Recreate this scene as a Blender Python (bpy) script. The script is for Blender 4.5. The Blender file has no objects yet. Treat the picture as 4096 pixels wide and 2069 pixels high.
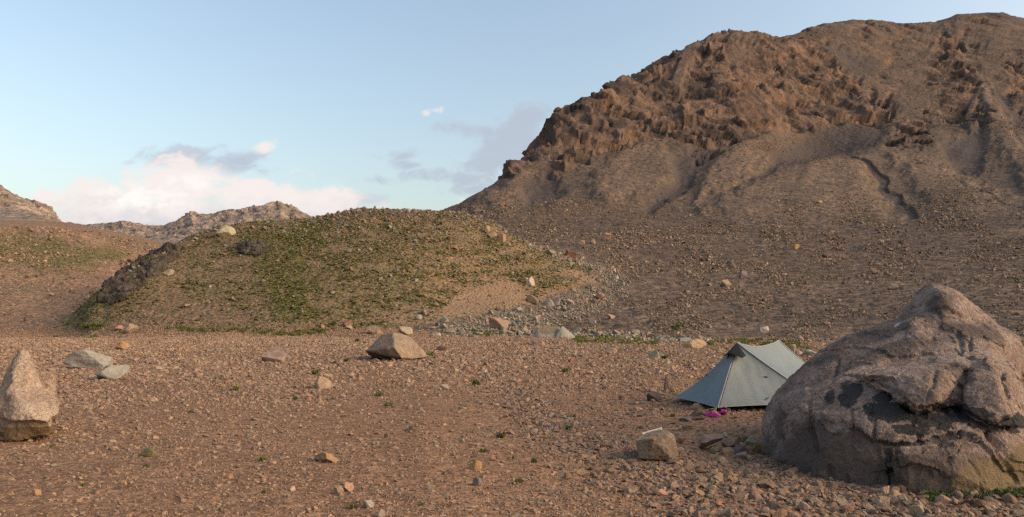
import bpy, bmesh, math, random
import numpy as np
from mathutils import Vector, Matrix

SC = bpy.context.scene
R = math.radians
random.seed(7)
RNG = np.random.default_rng(7)

# ------------------------------------------------------------------ camera, sky, sun, exposure
F, CX, HY, EYE = 2819.0, 2048.0, 1286.0, 1.6      # focal length and horizon in photograph pixels, eye height in metres
cam = bpy.data.cameras.new('camera')
cam.sensor_width = 36.0
cam.lens = 36.0 * F / 4096.0
cam.shift_y = (HY - 2069.0 / 2) / 4096.0
cam.clip_start, cam.clip_end = 0.1, 30000.0
cam_ob = bpy.data.objects.new('camera', cam)
SC.collection.objects.link(cam_ob)
cam_ob.location = (0, 0, EYE)
cam_ob.rotation_euler = (R(90), 0, 0)
SC.camera = cam_ob

SUN_EL, SUN_AZ = 26.0, 108.0       # azimuth clockwise from the view direction (+Y)
sl = bpy.data.lights.new('sun', 'SUN')
sl.energy, sl.angle, sl.color = 0.37, R(35), (1.0, 0.87, 0.72)
sun = bpy.data.objects.new('sun', sl)
SC.collection.objects.link(sun)
sdir = Vector((math.sin(R(SUN_AZ)) * math.cos(R(SUN_EL)), math.cos(R(SUN_AZ)) * math.cos(R(SUN_EL)), math.sin(R(SUN_EL))))
sun.rotation_euler = (-sdir).to_track_quat('-Z', 'Y').to_euler()
sun.location = (0, 0, 60)

SC.render.engine = 'CYCLES'
SC.cycles.use_denoising = False
SC.cycles.max_bounces = 4
SC.cycles.diffuse_bounces = 2
SC.cycles.volume_bounces = 0
vs = SC.view_settings
SC.display_settings.display_device = 'sRGB'
vs.view_transform, vs.look, vs.exposure, vs.gamma = 'Standard', 'None', 0.90, 1.0
vs.use_curve_mapping = False


class NT:
    """short-hand for building node trees"""
    def __init__(self, tree):
        self.t = tree
        self.t.nodes.clear()

    def n(self, typ, **kw):
        nd = self.t.nodes.new(typ)
        for k, v in kw.items():
            setattr(nd, k, v)
        return nd

    def put(self, sock, v):
        if v is None:
            return
        if isinstance(v, bpy.types.NodeSocket):
            self.t.links.new(v, sock)
        else:
            if sock.type == 'RGBA' and len(v) == 3:
                v = (*v, 1.0)
            sock.default_value = v

    def m(self, op, a, b=None, c=None, clamp=False):
        nd = self.n('ShaderNodeMath', operation=op, use_clamp=clamp)
        for i, v in enumerate((a, b, c)):
            self.put(nd.inputs[i], v)
        return nd.outputs[0]

    def vm(self, op, a, b=None):
        nd = self.n('ShaderNodeVectorMath', operation=op)
        self.put(nd.inputs[0], a)
        if b is not None:
            self.put(nd.inputs[1], b)
        return nd.outputs[0]

    def ss(self, x, a, b, lo=0.0, hi=1.0):
        nd = self.n('ShaderNodeMapRange', interpolation_type='SMOOTHSTEP')
        for i, v in enumerate((x, a, b, lo, hi)):
            self.put(nd.inputs[i], v)
        return nd.outputs[0]

    def mix(self, fac, a, b, mode='MIX'):
        nd = self.n('ShaderNodeMix', data_type='RGBA', blend_type=mode)
        self.put(nd.inputs[0], fac)
        self.put(nd.inputs[6], a)
        self.put(nd.inputs[7], b)
        return nd.outputs[2]

    def noise(self, vec, scale, detail=4.0, rough=0.55, out=0, dist=0.0):
        nd = self.n('ShaderNodeTexNoise')
        self.put(nd.inputs['Vector'], vec)
        nd.inputs['Scale'].default_value = scale
        nd.inputs['Detail'].default_value = detail
        nd.inputs['Roughness'].default_value = rough
        nd.inputs['Distortion'].default_value = dist
        return nd.outputs[out]

    def voro(self, vec, scale, out='Color', feature='F1', rand=1.0):
        nd = self.n('ShaderNodeTexVoronoi', feature=feature)
        self.put(nd.inputs['Vector'], vec)
        nd.inputs['Scale'].default_value = scale
        nd.inputs['Randomness'].default_value = rand
        return nd.outputs[out]

    def attr(self, name, out='Fac'):
        return self.n('ShaderNodeAttribute', attribute_name=name).outputs[out]

    def ramp(self, fac, stops):
        nd = self.n('ShaderNodeValToRGB')
        el = nd.color_ramp.elements
        while len(el) < len(stops):
            el.new(0.5)
        for e, (p, c) in zip(el, stops):
            e.position, e.color = p, (*c, 1.0)
        self.put(nd.inputs[0], fac)
        return nd.outputs[0]


# sky: Nishita, with far cumulus banks laid out by world direction (they are kilometres away)
world = bpy.data.worlds.new('World')
SC.world = world
world.use_nodes = True
W = NT(world.node_tree)
sky = W.n('ShaderNodeTexSky', sky_type='NISHITA', sun_disc=False)
sky.sun_elevation, sky.sun_rotation = R(SUN_EL), R(SUN_AZ)
sky.altitude, sky.air_density, sky.dust_density, sky.ozone_density = 0, 1.3, 4.5, 0.3
SKY = 0.15
skyc = W.vm('MULTIPLY', sky.outputs[0], (SKY * .96, SKY * .945, SKY * .93))
tc = W.n('ShaderNodeTexCoord')
sp = W.n('ShaderNodeSeparateXYZ')
W.put(sp.inputs[0], tc.outputs['Generated'])
dx, dy, dz = sp.outputs
yy = W.m('MAXIMUM', dy, 0.02)
cu = W.m('MULTIPLY', W.m('DIVIDE', dx, yy), F / 1000)       # bearing and height, in thousandths of the focal length
cv = W.m('MULTIPLY', W.m('DIVIDE', dz, yy), F / 1000)
comb = W.n('ShaderNodeCombineXYZ')
W.put(comb.inputs[0], cu)
W.put(comb.inputs[1], W.m('MULTIPLY', cv, 1.5))
cloud_vec = comb.outputs[0]
front = W.m('GREATER_THAN', dy, 0.05)


def blobs(lst):
    """soft ellipses (px, py, half width, half height, weight) joined by maximum"""
    acc = None
    for px, py, w, h, k in lst:
        a = W.m('MULTIPLY', W.m('SUBTRACT', cu, (px - CX) / 1000), 1000 / w)
        b = W.m('MULTIPLY', W.m('SUBTRACT', cv, (HY - py) / 1000), 1000 / h)
        r2 = W.m('ADD', W.m('MULTIPLY', a, a), W.m('MULTIPLY', b, b))
        g = W.m('MULTIPLY', W.m('POWER', 2.718, W.m('MULTIPLY', r2, -1.0)), k)
        acc = g if acc is None else W.m('MAXIMUM', acc, g)
    return acc


n1 = W.noise(cloud_vec, 6.5, 11, 0.62, 0, .5)
n2 = W.noise(cloud_vec, 3.0, 6, 0.55)
n3 = W.noise(cloud_vec, 13.0, 9, 0.6)
pinkmask = blobs([(400, 810, 300, 105, .95), (700, 745, 270, 115, 1.1), (1000, 770, 260, 90, 1.0), (1280, 805, 230, 80, .95), (620, 880, 700, 110, 1.15),
                  (1180, 860, 440, 80, 1.0), (1040, 592, 70, 28, .56), (1078, 580, 44, 30, .54), (1700, 448, 60, 26, .56), (1730, 438, 44, 26, .54), (1845, 800, 60, 24, .55), (300, 870, 240, 80, .8)])
greymask = blobs([(740, 640, 230, 62, .74), (930, 650, 150, 74, .78), (1040, 690, 90, 50, .6), (1490, 722, 105, 30, .74), (1620, 660, 70, 24, .58), (1730, 705, 170, 32, .72), (1860, 722, 120, 40, .75),
                  (1990, 640, 150, 150, .82), (1900, 525, 190, 50, .74), (2090, 570, 190, 150, .84), (1870, 760, 150, 36, .66), (2000, 770, 140, 60, .7), (1580, 612, 110, 36, .52), (1440, 800, 130, 46, .62), (2150, 470, 130, 60, .62), (520, 650, 100, 20, .45)])
pm = W.m('MULTIPLY', W.ss(W.m('ADD', pinkmask, W.m('MULTIPLY', W.m('SUBTRACT', n1, 0.5), 2.2)), 0.30, 0.80), W.m('MULTIPLY', W.ss(pinkmask, .06, .3), W.m('MULTIPLY', front, .93)))
gm = W.m('MULTIPLY', W.ss(W.m('ADD', greymask, W.m('MULTIPLY', W.m('SUBTRACT', n1, 0.5), 2.3)), 0.20, .80), W.m('MULTIPLY', W.ss(greymask, .06, .3), W.m('MULTIPLY', front, 0.85)))
shade = W.m('ADD', W.m('ADD', cv, W.m('MULTIPLY', n2, 0.16)), W.m('MULTIPLY', n3, .22))
pcol = W.mix(W.ss(shade, 0.50, 0.70), (.345, .345, .375), (.515, .462, .445))
pcol = W.mix(W.m('MULTIPLY', W.ss(blobs([(580, 790, 230, 70, 1.0), (760, 730, 150, 50, .8)]), 0.2, 0.9), W.ss(n3, .35, .6)), pcol, (.56, .525, .51))
CLOUDS = W.mix(gm, skyc, (.265, .295, .345))
CLOUDS = W.mix(pm, CLOUDS, pcol)
bg = W.n('ShaderNodeBackground')
W.put(bg.inputs[0], CLOUDS)
bg.inputs[1].default_value = 1.0
wo = W.n('ShaderNodeOutputWorld')
W.t.links.new(bg.outputs[0], wo.inputs[0])

# ------------------------------------------------------------------ numpy helpers
def hsh(ix, iy, iz, seed):
    h = (ix.astype(np.int64) * 374761393 + iy.astype(np.int64) * 668265263 + iz.astype(np.int64) * 2147483647 + seed * 1274126177) & 0xFFFFFFFF
    h = ((h ^ (h >> 13)) * 1274126177) & 0xFFFFFFFF
    h = ((h ^ (h >> 16)) * 2246822519) & 0xFFFFFFFF
    return (h ^ (h >> 15)) & 0xFFFFFFFF


def pnoise(P, seed=0):
    """gradient noise, about -1..1, P is (n, 3)"""
    P = np.asarray(P, dtype=np.float64)
    I = np.floor(P)
    f = P - I
    I = I.astype(np.int64)
    u = f * f * f * (f * (f * 6 - 15) + 10)
    out = 0.0
    for cx in (0, 1):
        for cy in (0, 1):
            for cz in (0, 1):
                h = hsh(I[:, 0] + cx, I[:, 1] + cy, I[:, 2] + cz, seed)
                g = ((h & 255) / 127.5 - 1) * (f[:, 0] - cx) + (((h >> 8) & 255) / 127.5 - 1) * (f[:, 1] - cy) + (((h >> 16) & 255) / 127.5 - 1) * (f[:, 2] - cz)
                out = out + g * (u[:, 0] if cx else 1 - u[:, 0]) * (u[:, 1] if cy else 1 - u[:, 1]) * (u[:, 2] if cz else 1 - u[:, 2])
    return out * 1.25


def fbm(P, octs=4, gain=0.5, lac=2.03, seed=0):
    P = np.asarray(P, dtype=np.float64)
    s, a = 0.0, 1.0
    for i in range(octs):
        s = s + a * pnoise(P * lac ** i + i * 17.3, seed + i)
        a *= gain
    return s


def ridged(P, octs=4, gain=0.5, lac=2.1, seed=0):
    s, a, t = 0.0, 1.0, 0.0
    for i in range(octs):
        s = s + a * (1 - np.abs(pnoise(np.asarray(P) * lac ** i + i * 9.7, seed + i)) * 2)
        t += a
        a *= gain
    return s / t


def facet(P, seed=0, tilt=1.0):
    """blocky broken-rock field: every Voronoi cell is a tilted plane of its own; also returns the cell's random value"""
    P = np.asarray(P, dtype=np.float64)
    I = np.floor(P).astype(np.int64)
    best = np.full(len(P), 1e9)
    val = np.zeros(len(P))
    rnd = np.zeros(len(P))
    for ox in (-1, 0, 1):
        for oy in (-1, 0, 1):
            for oz in (-1, 0, 1):
                jx, jy, jz = I[:, 0] + ox, I[:, 1] + oy, I[:, 2] + oz
                h = hsh(jx, jy, jz, seed)
                h2 = hsh(jx, jy, jz, seed + 911)
                d0 = P[:, 0] - (jx + (h & 1023) / 1023.0)
                d1 = P[:, 1] - (jy + ((h >> 10) & 1023) / 1023.0)
                d2 = P[:, 2] - (jz + ((h >> 20) & 1023) / 1023.0)
                dd = d0 * d0 + d1 * d1 + d2 * d2
                k = dd < best
                best = np.where(k, dd, best)
                v = (d0 * ((h2 & 255) / 127.5 - 1) + d1 * (((h2 >> 8) & 255) / 127.5 - 1) + d2 * (((h2 >> 16) & 255) / 127.5 - 1)) * tilt + ((h2 >> 24) & 255) / 255.0 - 0.5
                val = np.where(k, v, val)
                rnd = np.where(k, ((h2 >> 20) & 1023) / 1023.0, rnd)
    return val, rnd


def facetize(V, size, strength, seed=0, warp=.15):
    """break a rounded surface into flat faces: the points of every Voronoi cell are drawn towards the plane that fits them best"""
    P = V / size
    P = P + warp * np.stack([pnoise(P * 1.7, seed + 1), pnoise(P * 1.7 + 13, seed + 2), pnoise(P * 1.7 + 29, seed + 3)], -1)
    I = np.floor(P).astype(np.int64)
    best = np.full(len(P), 1e9)
    key = np.zeros(len(P), np.int64)
    for ox in (-1, 0, 1):
        for oy in (-1, 0, 1):
            for oz in (-1, 0, 1):
                jx, jy, jz = I[:, 0] + ox, I[:, 1] + oy, I[:, 2] + oz
                h = hsh(jx, jy, jz, seed)
                dd = (P[:, 0] - jx - (h & 1023) / 1023.0) ** 2 + (P[:, 1] - jy - ((h >> 10) & 1023) / 1023.0) ** 2 + (P[:, 2] - jz - ((h >> 20) & 1023) / 1023.0) ** 2
                k = dd < best
                best = np.where(k, dd, best)
                key = np.where(k, ((jx & 0xFFFF) << 32) | ((jy & 0xFFFF) << 16) | (jz & 0xFFFF), key)
    _, c = np.unique(key, return_inverse=True)
    n = c.max() + 1
    cnt = np.bincount(c, minlength=n)[:, None]
    cen = np.stack([np.bincount(c, V[:, a], n) for a in range(3)], -1) / cnt
    Dv = V - cen[c]
    cov = np.stack([np.bincount(c, Dv[:, a] * Dv[:, b], n) for a in range(3) for b in range(3)], -1).reshape(n, 3, 3) / cnt[:, :, None]
    w, e = np.linalg.eigh(cov)
    nrm = e[:, :, 0]
    ok = ((w[:, 0] < .35 * w[:, 1]) & (cnt[:, 0] > 8)).astype(float)
    return V - ((Dv * nrm[c]).sum(1) * strength * ok[c])[:, None] * nrm[c]


def sstep(x, a, b):
    t = np.clip((x - a) / (b - a), 0, 1)
    return t * t * (3 - 2 * t)


def sdpoly(X, Y, poly):
    """signed distance to a polygon (positive inside)"""
    poly = np.asarray(poly, dtype=float)
    n = len(poly)
    inside = np.zeros(X.shape, bool)
    dmin = np.full(X.shape, 1e18)
    for i in range(n):
        (x1, y1), (x2, y2) = poly[i], poly[(i + 1) % n]
        if y1 != y2:
            c = ((y1 > Y) != (y2 > Y)) & (X < (x2 - x1) * (Y - y1) / (y2 - y1) + x1)
            inside ^= c
        ex, ey = x2 - x1, y2 - y1
        t = np.clip(((X - x1) * ex + (Y - y1) * ey) / (ex * ex + ey * ey + 1e-12), 0, 1)
        dmin = np.minimum(dmin, (X - x1 - t * ex) ** 2 + (Y - y1 - t * ey) ** 2)
    return np.where(inside, 1, -1) * np.sqrt(dmin)


def sdline(X, Y, line):
    """distance to a polyline"""
    dmin = np.full(X.shape, 1e18)
    for (x1, y1), (x2, y2) in zip(line[:-1], line[1:]):
        ex, ey = x2 - x1, y2 - y1
        t = np.clip(((X - x1) * ex + (Y - y1) * ey) / (ex * ex + ey * ey + 1e-12), 0, 1)
        dmin = np.minimum(dmin, (X - x1 - t * ex) ** 2 + (Y - y1 - t * ey) ** 2)
    return np.sqrt(dmin)


def at(px, py, d):
    """world point seen at photograph pixel (px, py), d metres in front of the camera"""
    return np.array([(px - CX) / F * d, d, EYE - (py - HY) / F * d])


def mesh_from(name, V, faces, smooth=False, mat=None, attrs=None, colors=None):
    """V (n,3); faces (m,3) or (m,4) int array"""
    me = bpy.data.meshes.new(name)
    faces = np.ascontiguousarray(faces, dtype=np.int32)
    k = faces.shape[1]
    me.vertices.add(len(V))
    me.vertices.foreach_set('co', np.ascontiguousarray(V, dtype=np.float32).ravel())
    me.loops.add(faces.size)
    me.loops.foreach_set('vertex_index', faces.ravel())
    me.polygons.add(len(faces))
    me.polygons.foreach_set('loop_start', np.arange(0, faces.size, k, dtype=np.int32))
    me.polygons.foreach_set('use_smooth', np.full(len(faces), bool(smooth)))
    for an, av in (attrs or {}).items():
        a = me.attributes.new(an, 'FLOAT', 'POINT')
        a.data.foreach_set('value', np.ascontiguousarray(av, dtype=np.float32))
    for an, av in (colors or {}).items():
        a = me.attributes.new(an, 'FLOAT_COLOR', 'POINT')
        c = np.ones((len(V), 4), np.float32)
        c[:, :3] = av
        a.data.foreach_set('color', c.ravel())
    me.update(calc_edges=True)
    if mat is not None:
        me.materials.append(mat)
    return me


def link(name, data, parent=None, **props):
    o = bpy.data.objects.new(name, data)
    SC.collection.objects.link(o)
    if parent is not None:
        o.parent = parent
    for k, v in props.items():
        o[k] = v
    return o


def principled(T, col, rough=0.9, bump=None, strength=0.5, dist=0.02, spec=0.25):
    p = T.n('ShaderNodeBsdfPrincipled')
    T.put(p.inputs['Base Color'], col)
    T.put(p.inputs['Roughness'], rough)
    p.inputs['Specular IOR Level'].default_value = spec
    if bump is not None:
        b = T.n('ShaderNodeBump')
        b.inputs['Strength'].default_value = strength
        b.inputs['Distance'].default_value = dist
        T.put(b.inputs['Height'], bump)
        T.t.links.new(b.outputs[0], p.inputs['Normal'])
    o = T.n('ShaderNodeOutputMaterial')
    T.t.links.new(p.outputs[0], o.inputs[0])
    return p


def new_mat(name):
    m = bpy.data.materials.new(name)
    m.use_nodes = True
    return m, NT(m.node_tree)

# ------------------------------------------------------------------ terrain: one height field over (bearing, distance), fitted to survey points
HILL_FRONT = [(300, 1310, 102), (420, 1313, 93), (700, 1320, 87), (1000, 1326, 84), (1300, 1330, 84), (1593, 1318, 88), (1789, 1280, 95), (2006, 1240, 107), (2142, 1213, 117), (2305, 1155, 134), (2390, 1122, 149)]
HILL_TOP = [(2335, 1077, 155), (2278, 1047, 158), (2191, 1012, 160), (2110, 977, 160), (2061, 947, 158), (2006, 914, 155), (1975, 896, 152), (1843, 868, 150), (1680, 854, 150), (1544, 849, 150), (1430, 842, 150),
            (1272, 876, 150), (1141, 881, 150), (978, 892, 148), (870, 908, 145), (783, 936, 140), (674, 990, 132), (598, 1028, 125), (527, 1072, 118), (484, 1100, 113), (424, 1158, 106), (414, 1202, 102)]
SKY_R = [(1700, 846, 330), (1767, 840, 345), (1840, 812, 360), (1867, 790, 365), (1998, 718, 400), (2026, 675, 420), (2091, 605, 450), (2146, 568, 470), (2202, 492, 500), (2249, 432, 530), (2305, 412, 540), (2388, 378, 560),
         (2472, 316, 600), (2565, 273, 630), (2649, 227, 660), (2751, 172, 700), (2863, 129, 740), (2937, 120, 760), (3077, 134, 800), (3170, 130, 850), (3300, 84, 1000), (3421, 74, 1050), (3514, 76, 1060), (3616, 92, 1050),
         (3747, 83, 1080), (3830, 51, 1120), (3905, 50, 1130), (4007, 50, 1130), (4091, 68, 1120), (4400, 120, 1100), (4800, 200, 1050), (5400, 300, 1000)]
FAR = [(321, 899, 3000), (413, 891, 3000), (484, 880, 3000), (543, 892, 3000), (592, 905, 3000), (658, 900, 3000), (707, 884, 3000), (766, 851, 3000), (842, 859, 3000), (897, 843, 3000), (973, 832, 3000), (1043, 824, 3000),
       (1109, 802, 3000), (1158, 820, 3000), (1228, 858, 3000), (1272, 874, 3000), (1350, 920, 3000)]
PTS = HILL_FRONT + HILL_TOP + SKY_R + FAR + [
    # hill flank
    (1000, 1160, 104), (1500, 1160, 105), (1500, 1010, 122), (1000, 1010, 122), (1500, 910, 138), (2000, 1110, 126), (2000, 1000, 140), (700, 1160, 104), (720, 1050, 119), (560, 1200, 100), (1850, 1200, 111), (2200, 1120, 132), (1240, 1250, 92), (1240, 1080, 113),
    (850, 1000, 126),
    # behind the hill
    (1000, 1000, 215), (1400, 1000, 220), (1700, 960, 225), (1400, 1010, 400), (1000, 1030, 420), (1700, 900, 290), (1400, 1030, 700), (1950, 960, 200), (700, 1060, 170), (560, 1130, 150),
    # dry creek
    (2131, 992, 188), (2250, 1022, 176), (2333, 1058, 166), (2430, 1090, 158), (2475, 1125, 147), (2410, 1195, 130), (2170, 1250, 112), (2006, 1313, 94), (1789, 1322, 88), (2441, 1340, 82), (2659, 1364, 66),
    # stony apron
    (2600, 1250, 107), (2720, 1180, 130), (2600, 1060, 178), (2800, 1000, 205), (3000, 1310, 82), (3000, 1205, 112), (3000, 1085, 160), (3400, 1310, 72), (3400, 1155, 124), (3400, 1005, 190), (3900, 1210, 82), (3900, 1005, 160), (4300, 1300, 58), (4300, 1005, 140),
    (5200, 1300, 50), (5200, 1000, 130), (3600, 905, 235), (3000, 905, 255), (2500, 905, 262), (2250, 925, 255), (4300, 800, 235), (5200, 780, 230), (2900, 1362, 60), (3300, 1370, 54), (3800, 1385, 45), (2300, 950, 225),
    # talus and crag feet
    (1950, 825, 305), (2150, 810, 310), (2200, 795, 330), (2400, 780, 345), (2170, 690, 405), (2420, 650, 425), (2600, 570, 480), (2290, 560, 455), (2800, 800, 335), (2800, 650, 425), (3000, 640, 440), (3095, 662, 430), (3280, 628, 455),
    (3467, 595, 480), (3250, 615, 560), (3150, 620, 520), (3000, 400, 560), (2800, 300, 610), (2550, 420, 555), (3300, 420, 650), (3000, 250, 690), (3300, 250, 770), (3600, 300, 800), (3600, 450, 650), (3900, 450, 650), (3900, 250, 850),
    (3650, 580, 500), (3900, 700, 390), (3600, 750, 365), (3400, 800, 318), (4300, 500, 540), (4300, 300, 800), (4096, 600, 460), (3200, 800, 315), (3200, 520, 590), (3450, 500, 610), (5200, 500, 500),
    # left slopes
    (0, 1307, 110), (-500, 1300, 120), (200, 1308, 105), (0, 1200, 135), (200, 1180, 142), (300, 1250, 118), (0, 1100, 165), (200, 1050, 188), (0, 1000, 198), (300, 1000, 208), (0, 915, 232), (71, 929, 234), (234, 929, 247), (326, 930, 257),
    (402, 957, 252), (489, 990, 247), (598, 1023, 242), (390, 1160, 140), (350, 1225, 122), (500, 1080, 195), (-500, 860, 240), (-500, 1100, 165), (-500, 960, 330), (0, 965, 320), (300, 990, 330), (500, 1030, 320), (620, 1060, 300),
    (247, 888, 930), (304, 899, 920), (370, 913, 900), (462, 929, 860), (543, 948, 820), (679, 981, 770), (800, 1020, 720), (100, 915, 640), (300, 930, 640), (500, 962, 640), (650, 995, 630),
    (0, 738, 1300), (38, 756, 1290), (82, 786, 1290), (130, 797, 1280), (201, 830, 1270), (235, 872, 1220), (0, 850, 1100), (120, 866, 1080), (-400, 650, 1300), (-400, 840, 1100), (0, 860, 1700), (200, 940, 1600), (330, 960, 1300),
    (420, 970, 1300), (700, 1010, 1300), (1000, 1050, 1300), (1500, 1050, 1000),
    (450, 935, 2300), (600, 945, 2300), (900, 920, 2400), (1100, 890, 2650), (650, 990, 1900), (800, 975, 1900), (1000, 970, 2000), (1500, 1020, 2600),
    (300, 990, 4200), (700, 980, 4200), (1100, 940, 4200), (1500, 1020, 4200), (-500, 900, 4200),
]
for _a in (-600, 200, 1000, 1800, 2600, 3400, 4200, 5000):
    for _d in (2, 5, 9, 15, 25, 38, 54):
        PTS.append((_a, HY + F * EYE / _d, _d))
for _a in (-300, 200, 700, 1200, 1700, 2200):
    PTS.append((_a, HY + F * EYE / 68, 68))
for px, py, d in SKY_R:                      # the land falls away behind the skyline
    PTS.append((px, py + 130, d * 1.35))
PTS += [(2400, 700, 2500), (3200, 500, 2500), (4000, 400, 2500), (4800, 500, 2500), (3000, 700, 4200), (4500, 700, 4200)]
PTS = np.array(PTS, float)


def uv_of(px, d):
    return np.stack([px / 600.0, np.log(d) * 2.6], -1)


A = uv_of(PTS[:, 0], PTS[:, 2])
VAL = -(PTS[:, 1] - HY) + F * EYE / PTS[:, 2]          # F * z / d
C2 = 0.13 ** 2
K = np.sqrt(((A[:, None] - A[None]) ** 2).sum(-1) + C2)
K[np.diag_indices(len(A))] -= 0.012
n_ = len(A)
M_ = np.zeros((n_ + 1, n_ + 1))
M_[:n_, :n_] = K
M_[:n_, n_] = 1
M_[n_, :n_] = 1
WGT = np.linalg.solve(M_, np.append(VAL, 0))


def rbf(px, d):
    q = uv_of(px.ravel(), d.ravel())
    out = np.empty(len(q))
    for s in range(0, len(q), 20000):
        k = np.sqrt(((q[s:s + 20000, None] - A[None]) ** 2).sum(-1) + C2)
        out[s:s + 20000] = k @ WGT[:-1] + WGT[-1]
    return out.reshape(px.shape)


# fine grid
def seg(a, b, n):
    return np.exp(np.linspace(math.log(a), math.log(b), n, endpoint=False))


ROWS = np.concatenate([seg(1.6, 5, 40), seg(5, 30, 230), seg(30, 80, 130), seg(80, 165, 270), seg(165, 270, 170), seg(270, 1200, 480), seg(1200, 2300, 70), seg(2300, 3300, 90), seg(3300, 5200, 14)])
COLS = np.concatenate([np.arange(-6300, -1500, 80), np.arange(-1500, -150, 18), np.arange(-150, 4250, 4.6), np.arange(4250, 5600, 18), np.arange(5600, 10400, 80)])
NR, NC = len(ROWS), len(COLS)
# coarse evaluation, bilinear to the fine grid
cr = np.unique(np.concatenate([ROWS[::4], ROWS[-1:]]))
cc = np.unique(np.concatenate([COLS[::6], COLS[-1:]]))
G = rbf(np.broadcast_to(np.clip(cc, -1500, 5600), (len(cr), len(cc))), np.broadcast_to(cr[:, None], (len(cr), len(cc))))
G = np.stack([np.interp(COLS, cc, g) for g in G])
lr, lc = np.log(ROWS), np.log(cr)
ii = np.clip(np.searchsorted(lc, lr) - 1, 0, len(cr) - 2)
tt = ((lr - lc[ii]) / (lc[ii + 1] - lc[ii]))[:, None]
G = G[ii] * (1 - tt) + G[ii + 1] * tt
D = np.broadcast_to(ROWS[:, None], (NR, NC)).copy()
PX = np.broadcast_to(COLS[None], (NR, NC)).copy()


def fit_skyline(line, sig):
    """pull the fitted surface exactly through a surveyed crest"""
    global G
    line = sorted(line)
    xs = np.array([p[0] for p in line], float)
    tgt = np.interp(COLS, xs, [-(p[1] - HY) + F * EYE / p[2] for p in line])
    ld = np.interp(COLS, xs, [math.log(p[2]) for p in line])
    lrow = np.log(ROWS)
    cur = np.array([np.interp(ld[j], lrow, G[:, j]) for j in range(NC)])
    fade = sstep(COLS, xs[0] - 120, xs[0]) * (1 - sstep(COLS, xs[-1], xs[-1] + 120))
    G = G + ((tgt - cur) * fade)[None] * np.exp(-((lrow[:, None] - ld[None]) / sig) ** 2)


fit_skyline([(x, y - 4 + 7 * math.sin(x * .71) * math.sin(x * .137 + 1), d) for x, y, d in [(int(a_), float(np.interp(a_, [p[0] for p in FAR], [p[1] for p in FAR])), 3000) for a_ in range(321, 1350, 13)]], .2)
fit_skyline([(x, y + 4, d) for x, y, d in SKY_R], .10)
fit_skyline(HILL_TOP, .07)
fit_skyline([(-400, 655, 1300), (0, 732, 1300), (38, 752, 1290), (82, 784, 1290), (130, 795, 1280), (201, 828, 1270), (226, 856, 1240), (247, 888, 1200)], .1)
fit_skyline([(-500, 862, 240), (0, 914, 232), (71, 928, 234), (234, 928, 247), (326, 929, 257), (402, 956, 252), (489, 989, 247), (598, 1022, 242)], .12)


def cap_skyline(line, d0, d1):
    """nothing in this range of distances stands above the surveyed crest"""
    global G
    line = sorted(line)
    xs = np.array([p[0] for p in line], float)
    py = np.interp(COLS, xs, [p[1] for p in line])[None]
    ld = np.interp(COLS, xs, [math.log(p[2]) for p in line])[None]
    inside = ((COLS > xs[0]) & (COLS < xs[-1]))[None] & (D > d0) & (D < d1)
    lim = -(py + 14 * np.minimum(np.abs(np.log(D) - ld) / .1, 1.5) - HY) + F * EYE / D
    G = np.where(inside, np.minimum(G, lim), G)


cap_skyline([(x, y + 4, d) for x, y, d in SKY_R], 250, 4000)
cap_skyline(FAR, 1500, 5200)
G *= sstep(D, 40, 62)                       # the gravel flat is level
Z = G * D / F
X = (PX - CX) / F * D
PY = HY + F * (EYE - Z) / D                 # where each grid point was surveyed in the photograph


def grid_mask(fn):
    return fn


FLAT = 1 - sstep(D, 60, 92)
P3 = np.stack([X, D, Z], -1).reshape(-1, 3)
XY0 = np.stack([X, D, np.zeros_like(X)], -1).reshape(-1, 3)
sh = (NR, NC)
# survey masks, edges broken up by noise
wob = (fbm(np.stack([PX / 60, PY / 40, np.log(D) * 3], -1).reshape(-1, 3), 4, .6, seed=40)).reshape(sh)
visD = lambda a, b: (D > a) & (D < b)


def region(poly, soft, d0, d1, wobble=20.0):
    m = sdpoly(PX, PY, poly) + wob * wobble
    return sstep(m, -soft, soft) * visD(d0, d1)


CRAG = np.zeros(sh)
for poly in ([(2005, 722), (2060, 640), (2200, 480), (2250, 400), (2480, 290), (2740, 160), (2900, 80), (3060, 110), (3190, 135), (3290, 190), (3400, 270), (3480, 330), (3560, 480), (3480, 500), (3330, 480), (3260, 520), (3060, 530), (2980, 560), (2870, 620), (2780, 640), (2760, 560), (2620, 560),
              (2530, 600), (2420, 600), (2300, 660), (2210, 700), (2190, 650), (2230, 600), (2160, 610), (2040, 715)],
             [(3560, 540), (3620, 490), (3720, 480), (3720, 560), (3640, 590), (3550, 580)],
             [(3780, 130), (3850, 160), (3900, 300), (3960, 470), (3900, 520), (3740, 470), (3700, 440), (3760, 380), (3700, 260)],
             [(4010, 230), (4200, 200), (4400, 300), (4300, 480), (4080, 470), (4040, 400)],
             [(3460, 400), (3560, 380), (3600, 440), (3540, 500), (3470, 490)]):
    CRAG = np.maximum(CRAG, region(poly, 14, 250, 1400, 26))
chute = fbm(np.stack([PX / 95.0 + PY / 260.0, PY / 300.0, 0 * PX + 2.7], -1).reshape(-1, 3), 4, .55, seed=33).reshape(sh)
CRAG *= 1 - .85 * (1 - sstep(chute, -.52, -.16)) * sstep(PX, 2350, 2700)      # scree chutes between the buttresses
ROUGH = region([(3200, 60), (4300, 0), (4600, 200), (4200, 330), (3960, 330), (3700, 360), (3560, 380), (3400, 260), (3200, 150)], 30, 600, 1500, 40)
rough_hi = ROUGH * np.clip(.30 + .9 * chute, .05, .75)
CRAG = np.maximum(CRAG, rough_hi)
FARM = sstep(D, 1900, 2300)
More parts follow.
